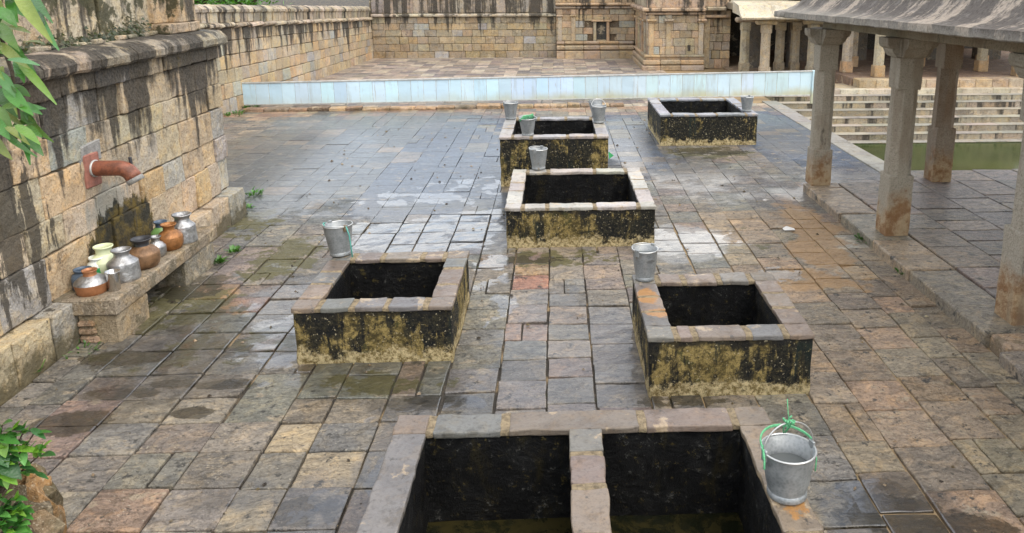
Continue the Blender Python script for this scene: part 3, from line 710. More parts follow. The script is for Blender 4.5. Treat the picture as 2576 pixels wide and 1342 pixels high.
# ---------------------------------------------------------------- bench
BT = .41
b = thing('stone_bench', 'low stone slab bench carrying the row of pots, against the wall', 'bench', (-4.1, 7.4, 0))
MB().box(-4.40, -3.85, 6.41, 8.46, BT-.135, BT, .014, .008, (.27, .22, .16)).build('slab', 'rubble', b)
MB().box(-4.22, -3.87, 6.44, 6.95, -.03, BT-.139, .02, .012, (.33, .26, .17)).build('support', 'rubble', b)
MB().box(-4.22, -3.87, 7.72, 8.38, -.03, BT-.139, .02, .012, (.24, .22, .18)).build('support', 'rubble', b)
for k in range(3): MB().box(-4.23+.005*k, -4.05-.012*k, 6.42, 6.6, .0+k*.075, .068+k*.075, .018, .01, pick([(.40, .27, .18), (.34, .24, .17)])).build('packing_stone', 'rubble', b)

# ---------------------------------------------------------------- vessels on the bench
def pot(name, label, px, py, wpx, hpx, mat, shape='kudam', lip=None, z=BT, cat='pot', low=None, dx=0., dy=0., lipr=.58, neck=.43):
    p = G(px, py, z); d = (p-CAMP).dot(_fw); k = d/F
    r = wpx*k/2; h = (hpx-.25*wpx)*k/.906; p.x += dx; p.y += dy + r*.8
    p.x = max(p.x, WX+r+.03)
    t = thing(name, label, cat, (p.x, p.y, z), rng.uniform(0, 6.28))
    if shape == 'kudam':
        prof = [(.55*r, 0), (.74*r, .03*h), (.90*r, .12*h), (.985*r, .26*h), (r, .38*h), (r, .50*h), (r*.985, .53*h), (r*.95, .555*h), (r*.72, .675*h), (r*neck*1.12, .745*h), (r*neck*1.03, .765*h)]
        nk = [(r*neck*1.03, .765*h), (r*neck, .79*h), (r*neck*1.0, .87*h), (r*lipr*.90, .925*h), (r*lipr*1.02, .955*h), (r*lipr*1.05, .975*h), (r*lipr*1.05, h), (r*lipr*.96, h), (r*neck*.94, .90*h), (r*neck*.9, .78*h), (r*.8, .5*h), (r*.7, .2*h)]
    elif shape == 'drum':
        prof = [(.88*r, 0), (.985*r, .02*h), (r, .05*h), (.99*r, .12*h), (r*.955, .40*h), (r*.94, .575*h), (r*.925, .60*h), (r*.89, .615*h), (r*.60, .725*h), (r*neck*1.06, .785*h)]
        nk = [(r*neck*1.06, .785*h), (r*neck, .81*h), (r*neck*1.02, .87*h), (r*lipr*.95, .945*h), (r*lipr*1.05, .965*h), (r*lipr*1.05, h), (r*lipr*.97, h), (r*neck*.95, .88*h), (r*neck*.92, .80*h), (r*.8, .5*h), (r*.8, .1*h)]
    elif shape == 'squat':
        prof = [(.78*r, 0), (.88*r, .06*h), (.94*r, .24*h), (r, .46*h), (r*.93, .56*h), (r*.66, .70*h), (r*.40, .78*h)]
        nk = [(r*.40, .78*h), (r*.37, .86*h), (r*.44, .96*h), (r*.46, h), (r*.41, h), (r*.33, .86*h), (r*.6, .55*h), (r*.6, .3*h)]
    elif shape == 'tumbler':
        prof = [(.72*r, 0), (.74*r, .04*h), (.78*r, .06*h), (.95*r, .94*h), (r*1.02, .98*h), (r*1.02, h), (r*.96, h), (r*.76, .1*h), (.01, .09*h)]; nk = None
    elif shape == 'jar':
        prof = [(.80*r, 0), (r, .06*h), (r, .60*h), (r*.92, .72*h), (r*.72, .80*h), (r*.66, .84*h)]
        nk = [(r*.66, .84*h), (r*.66, .90*h), (r*.76, .92*h), (r*.76, h), (r*.66, h), (r*.6, .85*h), (r*.8, .5*h)]
    if low:                                     # two-metal vessel: lower part of another metal
        cut = next(i for i, q in enumerate(prof) if q[1] >= .44*h)
        MB().lathe(prof[:cut+1], 32).build('lower_body', low, t, True, True)
        MB().lathe(prof[cut:], 32, cap0=False).build('upper_body', mat, t, True, True)
    else: dent(MB().lathe(prof, 36), r*.035, 2.2/r*.5, px).build('body', mat, t, True, True)
    if nk: MB().lathe(nk, 32, cap0=False).build('neck', lip or mat, t, True, True)
    return t, r, h
pot('plastic_pot', 'dark grey blue plastic pot at the near end of the bench, against the wall', 168, 735, 54, 62, 'plastic_blue', 'jar', dx=.02)
t, r, h = pot('plastic_jar', 'white plastic jar with bright green band, behind the copper bottomed pot', 188, 712, 50, 66, 'plastic_white', 'jar', dx=.06, dy=.03)
MB().lathe([(r*1.01, .22*h), (r*1.02, .24*h), (r*1.02, .58*h), (r*1.01, .60*h)], 28, cap0=False).build('green_band', 'plastic_green', t, True, True)
pot('plastic_pot', 'pale cream plastic water pot between the white jar and big aluminium pot', 226, 712, 70, 92, 'plastic_cream', 'kudam', dx=.02, lipr=.62, neck=.52, dy=.06)
pot('copper_bottom_pot', 'squat steel pot with orange copper base at the near bench corner', 215, 749, 78, 76, 'alum', 'squat', low='copperbase', lip='copperbase')
pot('tumbler', 'small stainless steel tumbler beside the copper bottomed pot', 281, 737, 36, 56, 'steel', 'tumbler', cat='cup')
pot('aluminium_pot', 'largest aluminium water pot, beside the steel tumbler', 298, 714, 76, 92, 'alum', 'drum', neck=.46, lipr=.58)
pot('brass_pot', 'largest brown brass pot with dark lip, middle of the row', 347, 684, 79, 90, 'brass', 'kudam', lip='dark')
pot('small_aluminium_pot', 'smallest aluminium pot, between the two brown pots', 388, 652, 44, 60, 'alum', 'kudam')
pot('copper_pot', 'orange copper pot next to the tall aluminium pot at the far end', 419, 635, 61, 76, 'copper', 'kudam')
pot('tall_aluminium_pot', 'tall aluminium pot at the far end of the row on the bench', 453, 616, 62, 82, 'alum', 'drum', neck=.54, lipr=.70)
pot('green_plastic_pot', 'green plastic pot with dark rim against the wall, behind the copper pot', 376, 620, 48, 66, 'plastic_pale_green', 'kudam', lip='plastic_blue', neck=.5, lipr=.62, dx=.10, dy=.0)

# ================================================================ FAR LEFT WALL
fw_ = thing('courtyard_wall', 'long tan stone wall with rounded coping receding behind the blue barrier', 'wall', (-7.6, 22, 0))
fx = lambda y: -7.78+(y-18)*.040
ft = lambda y: 2.06-(y-17)*.040
PF_ = lambda u, z, d: Vector((fx(u)-d, u, z/2.06*ft(u)))
course_wall(fw_, 14.2, 31.2, [-.03, .36, .72, 1.06, 1.40, 1.74, 2.06], .36, .66, PF_, .22, TAN, 'farwall', gap=.006, j=.012, proud=.025)
C = {(a, b_, c): Vector((fx((13.8, 31.3)[b_])-(.9, .03)[a], (13.8, 31.3)[b_], -.02 if c == 0 else ft((13.8, 31.3)[b_])-.01)) for a in (0, 1) for b_ in (0, 1) for c in (0, 1)}
MB().hexa(C, .01, (.12, .09, .06)).build('wall_core', 'stone', fw_)
us = splits(14.2, 31.2, .5, .85)
for i in range(len(us)-1):
    y0, y1 = us[i]+.004, us[i+1]-.004; X = fx((y0+y1)/2); T = ft((y0+y1)/2)
    MB().prism([(X-.3, T), (X+.04, T), (X+.10, T+.03), (X+.10, T+.07), (X+.05, T+.11), (X-.3, T+.12)], 'y', y0, y1, pick([(.33, .28, .21), (.42, .35, .26)]), .006).build('moulding_stone', 'cornice', fw_)
us = splits(14.2, 31.2, .30, .46)
for i in range(len(us)-1):
    y0, y1 = us[i]+.006, us[i+1]-.006; X = fx((y0+y1)/2)-.06; T = ft((y0+y1)/2)+.12
    MB().prism([(X-.34, T), (X, T), (X+.005, T+.22), (X+.05, T+.25), (X+.05, T+.31), (X-.02, T+.38), (X-.17, T+.42), (X-.34, T+.36)], 'y', y0, y1, pick([(.36, .30, .22), (.26, .23, .18), (.42, .36, .28)]), .008).build('coping_stone', 'farcope', fw_)

# ================================================================ REAR WALL
rw = thing('rear_wall', 'mottled brown stone wall closing the far end of the courtyard', 'wall', (-3.6, 31.2, 0))
PB = lambda u, z, d: Vector((u, 31.05+d, z))
course_wall(rw, -7.25, .02, [-.03, .26, .55, .84, 1.10, 1.36, 1.60], .30, .66, PB, .2, BACKP, 'backwall', gap=.005, j=.010, proud=.02)
MB().box(-7.3, .03, 31.075, 32, -.02, 3.2, .01, 0, (.12, .10, .07)).build('wall_core', 'stone', rw)
us = splits(-7.25, .02, .6, 1.0)
for i in range(len(us)-1):
    MB().prism([(31.3, 1.60), (31.02, 1.60), (30.93, 1.64), (30.93, 1.69), (31.0, 1.74), (31.3, 1.76)], 'x', us[i]+.004, us[i+1]-.004, pick([(.36, .31, .25), (.44, .38, .30)]), .005).build('moulding_stone', 'backwall', rw)
course_wall(rw, -7.25, .02, [1.765, 2.35, 2.9], .35, .6, lambda u, z, d: Vector((u, 31.06+d, z)), .2, [(.32, .27, .22), (.28, .24, .21), (.38, .32, .25)], 'backwall', gap=.006, proud=.02, name='parapet_stone')

# ================================================================ SHRINE
sh = thing('temple_shrine', 'carved stone temple shrine with moulded base, pilasters and dark niche', 'building', (3, 29, 0))
SP = [(.40, .30, .20), (.36, .29, .20), (.43, .33, .23), (.38, .32, .25), (.45, .33, .21), (.34, .27, .19)]
def sbox(name, x0, x1, y0, y1, z0, z1, ch=.015, tint=None, mat='shrine', par=None): return MB().box(x0, x1, y0, y1, z0, z1, ch, .003, tint or pick(SP)).build(name, mat, par or sh)
# left wing, facing the court
ya = 30.85
sbox('core', .03, 3.2, ya+.05, 32.2, 0, 3.2, tint=(.12, .09, .06))
NI = (1.62, 2.02, .60, 1.42)
course_wall(sh, .03, 3.15, [.66, .92, 1.18, 1.44, 1.70, 1.92], .38, .75, lambda u, z, d: Vector((u, ya+d, z)), .12, SP, 'shrine', gap=.005, j=.006, proud=.012, skip=lambda u, z, a, b_, c, d: b_ > NI[0]-.1 and a < NI[1]+.1 and z < 1.5)
for xa, xb in ((.03, .35), (.35, 1.1), (1.1, 1.75), (1.75, 2.5), (2.5, 3.1)):
    sbox('base_stone', xa+.003, xb-.003, 30.35, 31, -.02, .30); sbox('base_moulding', xa+.003, xb-.003, 30.42, 31, .34, .50, .03)
    sbox('base_recess', xa+.003, xb-.003, 30.62, 31, .30, .34, .004); sbox('base_ledge', xa+.003, xb-.003, 30.58, 31, .56, .65, .02); sbox('base_recess', xa+.003, xb-.003, 30.70, 31, .50, .56, .004)
for xp in (.09, .62):
    p_ = sbox('pilaster', xp, xp+.17, ya-.06, ya+.06, .66, 1.62); sbox('capital', xp-.05, xp+.22, ya-.11, ya+.05, 1.62, 1.68, par=p_); sbox('capital_block', xp-.02, xp+.19, ya-.09, ya+.05, 1.68, 1.90, par=p_)
nf = sbox('niche_frame', 1.50, NI[0]-.003, ya-.09, ya+.08, .60, NI[3]); sbox('niche_frame', NI[1]+.003, 2.14, ya-.09, ya+.08, .60, NI[3])
sbox('niche_lintel', 1.42, 2.22, ya-.13, ya+.08, NI[3]+.003, 1.50, .012); sbox('niche_hood', 1.50, 2.14, ya-.10, ya+.08, 1.503, 1.60, .02)
sbox('niche_recess', NI[0], NI[1], ya+.035, ya+.06, .62, NI[3], tint=(.05, .05, .048)); sbox('niche_sill', NI[0]+.01, NI[1]-.01, ya-.05, ya+.06, .56, .70, tint=(.38, .30, .19))
sbox('cornice', .0, 3.15, ya-.10, ya+.1, 1.93, 2.02, .02); sbox('cornice', .0, 3.15, ya-.20, ya+.1, 2.05, 2.16, .03); sbox('cornice', 0, 3.15, ya-.05, ya+.1, 2.16, 3.0, .02)
# projecting block
yb, xa, xb = 26.55, 3.17, 5.12
sbox('core', xa+.05, xb, yb+.05, 32.2, 0, 3.6, tint=(.12, .09, .06))
course_wall(sh, xa+.01, xb-.02, [.52, .80, 1.08, 1.34, 1.60, 1.86], .32, .66, lambda u, z, d: Vector((u, yb+d, z)), .12, SP, 'shrine', gap=.004, j=.006, proud=.01)
course_wall(sh, yb+.02, 31.0, [.52, .80, 1.08, 1.34, 1.60, 1.86], .32, .66, lambda u, z, d: Vector((xa+d, u, z)), .12, SP, 'shrine', gap=.004, j=.006, proud=.01)
for (z0, z1, o, ch) in ((-.02, .155, .20, .02), (.155, .185, .06, .004), (.185, .34, .16, .03), (.34, .44, .05, .006), (.44, .52, .12, .015)):
    for a_, b_ in ((xa, 3.6), (3.6, 4.3), (4.3, xb)): sbox('base_moulding', a_-(o if a_ == xa else 0)+.002, b_-.002, yb-o, yb+.1, z0, z1, ch)
    for a_, b_ in ((yb+.11, 27.8), (27.8, 29.2), (29.2, 30.3)): sbox('base_moulding', xa-o, xa+.1, a_+.002, b_-.002, z0, z1, ch)
for xp in (xa+.03, xa+.62, xb-.20):
    p_ = sbox('pilaster', xp, xp+.17, yb-.05, yb+.06, .52, 1.60); sbox('capital', xp-.08, xp+.25, yb-.14, yb+.05, 1.66, 1.74, par=p_); sbox('capital_neck', xp-.03, xp+.20, yb-.08, yb+.05, 1.60, 1.66, par=p_); sbox('capital_block', xp-.02, xp+.19, yb-.07, yb+.05, 1.74, 1.88, par=p_)
for yp in (27.1, 27.9, 28.5, 29.1, 29.9):
    p_ = sbox('pilaster', xa-.06, xa+.06, yp, yp+.18, .52, 1.62); sbox('capital', xa-.13, xa+.05, yp-.06, yp+.24, 1.62, 1.70, par=p_)
sbox('lintel', xa-.13, xa+.05, 28.2, 28.95, 1.42, 1.50)
sbox('cornice', xa-.10, xb, yb-.10, yb+.1, 1.885, 1.96, .012); sbox('cornice', xa-.22, xb, yb-.22, yb+.1, 2.0, 2.12, .03); sbox('cornice', xa-.05, xb, yb-.03, yb+.1, 2.12, 3.4, .02)
sbox('cornice', xa-.10, xa+.1, yb+.12, 31, 1.885, 1.96, .012); sbox('cornice', xa-.22, xa+.1, yb+.12, 31, 2.0, 2.12, .03); sbox('cornice', xa-.03, xa+.1, yb+.12, 31, 2.12, 3.4, .02)
slp = AY(1733, 121, yb); sbox('drain_slot', slp.x-.05, slp.x+.05, yb-.03, yb+.02, slp.z-.1, slp.z+.1, .004, (.04, .035, .03))
# recessed wall right of the block
course_wall(sh, xb+.01, 6.12, [-.02, .32, .62, .92, 1.2, 1.46, 1.72, 2.0], .25, .5, lambda u, z, d: Vector((u, 26.95+d, z)), .12, SP, 'shrine', gap=.005, j=.008, proud=.015)
sbox('core', xb+.01, 6.1, 27.0, 30, 0, 3.3, tint=(.12, .09, .06)); sbox('pilaster', xb+.04, xb+.26, 26.86, 27.0, 0, 1.72); sbox('cornice', xb+.01, 6.0, 26.75, 27.05, 1.76, 1.86, .02); sbox('cornice', xb+.01, 5.9, 26.65, 27.05, 2.003, 2.14, .03); sbox('cornice', xb+.01, 6.0, 26.85, 27.05, 2.14, 3.3, .02)

# ================================================================ FAR PILLARED HALL
fh = thing('pillared_hall', 'far pillared stone hall with pale eave beyond the green pond', 'building', (11, 24, 0))
HP = [(.42, .36, .27), (.46, .39, .29), (.38, .33, .25)]
def hall_pillar(x, y, z0=.3, z1=2.55, s=.15, par=fh, oc=(1.05, .82, .62)):
    m_ = MB(); t = pick(HP); b_ = .15
    m_.box(x-s*1.03, x+s*1.03, y-s*1.03, y+s*1.03, z0-.01, z0+.34, .02, .004, tuple(a*k for a, k in zip(t, oc)))
    m_.lathe([(s*1.06, z0+.335), (s*1.02, z1-.42)], 8, (x, y, 0), t, True, True)
    m_.box(x-s, x+s, y-s, y+s, z1-.43, z1-.16, .02, .004, t)
    p_ = m_.build('pillar', 'pillar', par)
    MB().box(x-.34, x+.34, y-s*.9, y+s*.9, z1-.165, z1, .05, .006, pick(HP)).build('capital', 'pillar', p_)
for x in (9.35, 11.45, 13.55, 15.6): hall_pillar(x, 21.95)
for x in (8.85, 11.0, 13.05, 15.2): hall_pillar(x, 23.1)
for x in (9.6, 11.8, 13.9): hall_pillar(x, 24.6)
for px_ in (1924, 2042): q = AY(px_, 150, 23.9); hall_pillar(q.x, 23.9, .05, 1.86, oc=(.95, .92, .9))
for px_ in (1872, 1998, 1960): q = AY(px_, 150, 25.2); hall_pillar(q.x, 25.2, .05, 1.86, oc=(.9, .85, .8))
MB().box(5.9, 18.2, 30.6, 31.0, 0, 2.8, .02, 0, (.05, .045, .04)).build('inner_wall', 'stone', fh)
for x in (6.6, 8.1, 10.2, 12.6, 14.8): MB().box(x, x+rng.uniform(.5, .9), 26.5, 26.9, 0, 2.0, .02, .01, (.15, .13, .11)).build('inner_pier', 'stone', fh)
MB().box(5.9, 8.55, 23.5, 24.3, 1.865, 2.03, .02, .004, (.34, .28, .2)).build('beam', 'pillar', fh)
MB().box(8.56, 18.2, 21.7, 22.2, 2.555, 2.75, .02, .004, (.34, .28, .2)).build('beam', 'pillar', fh)
MB().box(5.95, 8.55, 24.31, 31, 2.06, 2.3, .02, 0, (.3, .26, .2)).build('roof_slab', 'pillar', fh)
MB().box(8.56, 18.2, 21.6, 31, 2.76, 3.0, .02, 0, (.3, .26, .2)).build('roof_slab', 'pillar', fh)
for x0, x1 in ((5.55, 6.55), (6.55, 7.5), (7.5, 8.5)):
    MB().prism([(23.0, 1.90), (22.98, 1.95), (23.15, 2.0), (23.35, 2.12), (23.5, 2.3), (24.3, 2.4), (24.3, 2.06), (23.4, 2.0)], 'x', x0+.006, x1-.006, (.52, .47, .37), .006).build('eave_stone', M['stone'], fh)
for (x0, x1) in ((8.6, 18.2),):
    for k in range(9):
        a = x0+(x1-x0)/9*k; MB().prism([(21.1, 2.60), (21.08, 2.65), (21.3, 2.73), (21.6, 2.98), (22.2, 3.13), (22.2, 2.765), (21.5, 2.68)], 'x', a+.006, a+(x1-x0)/9-.006, (.45, .40, .32), .006).build('eave_stone', M['stone'], fh)
course_wall(fh, 5.95, 8.5, [2.42, 2.8, 3.3], .5, .9, lambda u, z, d: Vector((u, 24.35+d, z)), .2, [(.52, .38, .22), (.46, .35, .22)], 'stone', name='parapet_stone')
for k in range(20):                                             # hall plinth
    a = 8.55+k*.48; MB().box(a+.004, a+.476, 21.25, 21.75, -.05, .30, .015, .004, pick([(.42, .33, .22), (.46, .36, .25)])).build('plinth_stone', 'stone', fh)
MB().box(8.5, 18.2, 21.76, 31, -.05, .295, .01, 0, (.22, .15, .11)).build('hall_floor', 'stone', fh)
MB().box(5.9, 8.49, 23.3, 31, -.05, .05, .01, 0, (.30, .22, .15)).build('hall_floor', 'stone', fh)

# ================================================================ BLUE BARRIER
BA, BB = Vector((-7.72, 19.15, 0)), Vector((6.70, 19.82, 0)); NPN = 46
bar = thing('sheet_metal_barrier', 'long low pale blue sheet metal barrier crossing the courtyard', 'barrier', (-.5, 19.48, 0))
BD = (BB-BA)/NPN; nrm = Vector((BD.y, -BD.x, 0)).normalized(); al = BD.normalized()
for k in range(NPN):
    a, b_ = BA+BD*k, BA+BD*(k+1); f0, f1 = k/NPN, (k+1)/NPN
    zb = lambda f: .075+.015*math.sin(f*7)+ (.025 if f > .7 else 0); zt = lambda f: .615+.12*f
    C = {}; y_ = rng.uniform(-.006, .006)
    for i, (p_, f) in enumerate(((a+al*.004, f0), (b_-al*.004, f1))):
        for j in (0, 1):
            for c in (0, 1): C[i, j, c] = p_ + nrm*(.012*(1-j)+y_) + Vector((0, 0, (zb(f)+rng.uniform(-.008, .008), zt(f)-.02)[c]))
    col = (.50, .665, .765) if f0 < .55 else (.50, .63, .68)
    MB().hexa(C, .003, pick([col], .075)).build('panel', 'barrier', bar)
def rail(z0, z1, w, name):
    C = {(i, j, c): (BA, BB)[i] + nrm*(w*(1-2*j)) + Vector((0, 0, (.615+.12*i)+(z0, z1)[c])) for i in (0, 1) for j in (0, 1) for c in (0, 1)}
    return MB().hexa(C, .004, (.5, .5, .5)).build(name, 'rail', bar)
rail(-.018, .018, .028, 'top_rail')
C = {(i, j, c): (BA, BB)[i] + nrm*(.022-.04*j) + Vector((0, 0, (.062+.03*i, .092+.03*i)[c])) for i in (0, 1) for j in (0, 1) for c in (0, 1)}
MB().hexa(C, .003).build('bottom_rail', 'rail', bar)
for f in (0, .17, .34, .51, .68, .85):
    p_ = BA.lerp(BB, f)-nrm*.05; MB().box(p_.x-.02, p_.x+.02, p_.y-.02, p_.y+.02, -.02, .6+.12*f, .003).build('post', 'rail', bar)
p_ = BB+al*.05; MB().box(p_.x-.05, p_.x+.06, p_.y-.05, p_.y+.05, -.12, .755, .006, 0, (.50, .66, .72)).build('end_post', 'barrier', bar)
# low edging below the barrier
ks = thing('edging_course', 'low broken brown edging stones along the foot of the blue barrier', 'edging', (-3, 18.6, 0))
for u0, u1 in zip(*(lambda s: (s[:-1], s[1:]))(splits(-7.5, 1.7, .28, .6))):
    y = 18.62+(u0+7.5)*.035; MB().box(u0+.008, u1-.008, y-.14, y+.16, -.02, rng.uniform(.05, .11), .02, .015, pick([(.28, .18, .12), (.36, .25, .16), (.20, .15, .11), (.42, .31, .2)])).build('edging_stone', 'rubble', ks)

# ================================================================ POND
px0, px1, py0, py1 = POND
pd = thing('pond_steps', 'pale stone steps going down into the green pond', 'steps', (9, 18, -1))
# far flight: edges at the levels seen
ST = [(19.0, -1.02), (19.30, -.86), (19.58, -.69), (19.86, -.53), (20.14, -.37), (20.42, -.21), (20.70, -.06)]
for i, (y, z) in enumerate(ST):
    a = 7.3-.28*i*.9
    ye = ST[i+1][0]+.1 if i < len(ST)-1 else 21.3
    for u0, u1 in zip(*(lambda s: (s[:-1], s[1:]))(splits(a, px1, .8, 1.4))):
        MB().box(u0+.003, u1-.003, y, ye, z-.014, z, .004, .003, pick([(.34, .31, .26), (.30, .28, .24), (.38, .34, .28)], .08)).build('tread', 'coping', pd)
        MB().box(u0+.003, u1-.003, y+.012, ye, z-.20, z-.0145, .004, .003, pick([(.30, .255, .19), (.35, .30, .22), (.25, .22, .17)])).build('riser', 'riser', pd)
for u0, u1 in zip(*(lambda s: (s[:-1], s[1:]))(splits(5.7, px1, .5, .9))): MB().box(u0+.003, u1-.003, 20.98, 21.3, -.2, .07, .008, .003, pick([(.5, .43, .32), (.44, .38, .28)])).build('terrace_stone', 'coping', pd)
# side flight along the left bank
for i in range(6):
    x0 = px0+.02+i*.27; z = -.16-.155*i
    for v0, v1 in zip(*(lambda s: (s[:-1], s[1:]))(splits(py0, 19.0+.28*(5-i)*.9+.3, .9, 1.5))):
        MB().box(x0-.1, x0+.30, v0+.003, v1-.003, z-.2, z, .008, .003, pick([(.40, .35, .27), (.34, .30, .23)])).build('side_tread', 'coping', pd)
ys = splits(11.1, 19.5, .8, 1.3)
for i in range(len(ys)-1): MB().box(5.31, 5.70, ys[i]+.004, ys[i+1]-.004, -.15, .015, .01, .006, pick([(.27, .245, .20), (.24, .22, .185)])).build('edge_stone', 'coping', pd)
MB().box(px0-.02, px0+.03, py0, py1, -2, -.151, .004, 0, (.2, .17, .12)).build('bank_wall', 'stone', pd)
MB().box(px0, px1+.3, 11.8, 11.9, -2, -.03, .004, 0, (.2, .17, .12)).build('bank_wall', 'stone', pd)
MB().box(px0, px1+.3, 21.31, 22.3, -2, .06, .004, 0, (.4, .33, .23)).build('terrace', 'stone', pd)
MB().box(px1, px1+.3, 11.91, 21.3, -2, .0, .004, 0, (.3, .25, .18)).build('bank_wall', 'stone', pd)
wtr = MB().faces([(px0, 11.85, -1.05), (px1+.1, 11.85, -1.05), (px1+.1, 21.3, -1.05), (px0, 21.3, -1.05)], [[0, 1, 2, 3]]).build('pond_water', 'pond'); tag(wtr, 'still green pond water', 'water', kind='structure')

# ================================================================ NEAR PORCH
po = thing('pillared_porch', 'open stone porch with granite pillars and curved dark eave at the right', 'building', (5.5, 7, 0))
PZ = .12; KX = 3.70
MB().box(KX+.06, 9.5, .6, 11.02, -.05, PZ-.035, .01, 0, (.10, .08, .055)).build('platform_core', 'earth', po)
MB().box(5.45, 9.5, 11.02, 11.70, -.05, PZ-.035, .01, 0, (.10, .08, .055)).build('platform_core', 'earth', po)
kj = [.6, 2.0, 3.4, 4.55, 5.72, 6.02, 7.5, 8.45, 9.5, 10.78, 11.05]
for i in range(len(kj)-1):
    o = rng.uniform(-.015, .015) + (.03 if kj[i] == 5.72 else 0) - (.05 if kj[i] == 4.55 else 0)
    MB().rough(KX+o, 4.22+rng.uniform(-.02, .0), kj[i]+.006, kj[i+1]-.006, -.04, PZ+rng.uniform(-.006, .004), .022, .012, 4., .11, pick([(.31, .24, .16), (.26, .22, .165), (.34, .26, .17)])).build('kerb_stone', 'rubble' if i == 4 else 'porchfloor', po)
prow = [4.23, 4.80, 5.45, 6.05, 6.65, 7.3, 8.0, 8.7, 9.45]
for i in range(len(prow)-1):
    far = 11.72 if prow[i] >= 5.44 else 11.05
    ys = splits(.6, far, .38, .85)
    for k in range(len(ys)-1):
        MB().box(prow[i]+.006, prow[i+1]-.006, ys[k]+.006, ys[k+1]-.006, 0, PZ+rng.uniform(-.004, .004), .008, .006, pick([(.235, .185, .145), (.205, .17, .14), (.27, .21, .16), (.22, .185, .155)], .14)).build('platform_slab', 'porchfloor', po)
GP = [(.37, .33, .265), (.34, .30, .235)]
ZS = lambda y: (10.6-y)*.020            # the roof line climbs a little towards the camera
def porch_pillar(cx, cy, s=.14, base=.78, tint=None):
    t = tint or rng.choice(GP); z1 = 2.215+ZS(cy); m_ = MB()
    m_.rough(cx-s*1.04, cx+s*1.04, cy-s*1.04, cy+s*1.04, PZ-.012, base, .016, .007, 6., .09, t)
    k = s*1.0/math.cos(math.pi/8)
    def octo(za, zb, w0, w1):
        vs, n_ = [], 9; off = Vector((cx*3, cy*5, 0))
        for q in range(n_+1):
            z = za+(zb-za)*q/n_; w_ = w0+(w1-w0)*q/n_
            for i in range(8):
                a = math.pi/8+i*math.pi/4; p = Vector((cx+w_*math.cos(a), cy+w_*math.sin(a), z)); vs.append(p+noise.noise_vector(p*6+off)*.006)
        m_.faces(vs, [[q*8+i, q*8+(i+1) % 8, q*8+8+(i+1) % 8, q*8+8+i] for q in range(n_) for i in range(8)]+[list(range(7, -1, -1)), [n_*8+i for i in range(8)]], t)
    octo(base-.01, 1.85+ZS(cy), k, k*.97)
    m_.rough(cx-s*.99, cx+s*.99, cy-s*.99, cy+s*.99, 1.84+ZS(cy), z1, .014, .006, 6., .09, t)
    p_ = m_.build('pillar', 'porchpillar', po)
    c_ = MB(); bz = z1; s = s*1.15
    c_.rough(cx-s*1.0, cx+s*1.0, cy-s*1.0, cy+s*1.0, bz+.002, bz+.218, .016, .006, 6., .08, t)
    for dx, dy in ((1, 0), (-1, 0), (0, 1), (0, -1)):           # four corbel arms curving up to the beams
        prof = [(s*.98, -.01), (s*1.14, .0), (s*1.40, .05), (s*1.50, .09), (s*1.74, .11), (s*1.84, .15), (s*1.84, .214), (s*.98, .214)]
        ww = s*.82; vs = []
        for q in (-ww, ww):
            for (u, z) in prof: p = Vector((cx+dx*u-dy*q, cy+dy*u+dx*q, bz+z)); vs.append(p+noise.noise_vector(p*9)*.006)
        n_ = len(prof); c_.faces(vs, [[i, (i+1) % n_, n_+(i+1) % n_, n_+i] for i in range(n_)]+[list(range(n_))[::-1], list(range(n_, 2*n_))], t)
    c_.build('capital', 'porchpillar', p_)
for (bx, by, bz) in ((2041, 467, .66), (2226, 594, .86), (2545, 820, .98), (2345, 459, .95)):      # front left corner of each foot
    q = G(bx, by, PZ); porch_pillar(q.x+.145, q.y+.145, .14, bz, (.23, .15, .092) if bx == 2345 else None)
for (cx, cy, bz) in ((4.1, 3.6, .9), (5.9, 8.45, .9), (5.9, 6.0, .9), (5.9, 3.6, .9), (7.8, 10.8, .9), (7.8, 8.45, .9), (7.8, 6.0, .9), (7.8, 3.6, .9)): porch_pillar(cx, cy, .14, bz)
def shear(mb):
    for v in mb.v: v.z += ZS(v.y)
    return mb
BZ0, BZ1 = 2.435, 2.60
for y0, y1 in ((.8, 3.6), (3.6, 6.0), (6.0, 8.43), (8.43, 10.66), (10.66, 11.15)):
    for x in (4.05, 5.85, 7.8): shear(MB().rough(x-.17, x+.17, y0+.004, y1-.004, BZ0, BZ1, .012, .006, 5., .16, pick([(.34, .29, .21), (.30, .26, .19)]))).build('beam', 'porchpillar', po)
for y in (3.6, 6.0, 8.43, 10.72):
    for a, b_ in ((4.23, 5.67), (6.03, 7.62)): shear(MB().box(a, b_, y-.16, y+.16, BZ0+.003, BZ1-.003, .014, .004, pick([(.34, .29, .21), (.30, .26, .19)]))).build('cross_beam', 'porchpillar', po)
for k in range(14):
    a = .8+k*.75; shear(MB().box(3.80, 9.3, a+.004, a+.746, BZ1+.008, BZ1+.19, .01, .003, (.24, .21, .17))).build('ceiling_slab', 'pillar', po)
prof = [(3.40, 2.57), (3.39, 2.58), (3.39, 2.652), (3.45, 2.668), (3.54, 2.69), (3.63, 2.745), (3.71, 2.82), (3.78, 2.92), (3.84, 3.05), (3.90, 3.22), (3.95, 3.45), (4.6, 3.7), (4.6, 2.82), (3.79, 2.80), (3.62, 2.67), (3.50, 2.60)]
ej = [.4, 1.5, 2.6, 3.7, 4.75, 5.85, 6.95, 8.15, 9.3, 10.3, 11.4]
for i in range(len(ej)-1): shear(MB().sweep(prof, ej[i]+.003, ej[i+1]-.003, 9, .007, 4., (.3, .3, .3))).build('eave_stone', 'roof', po)
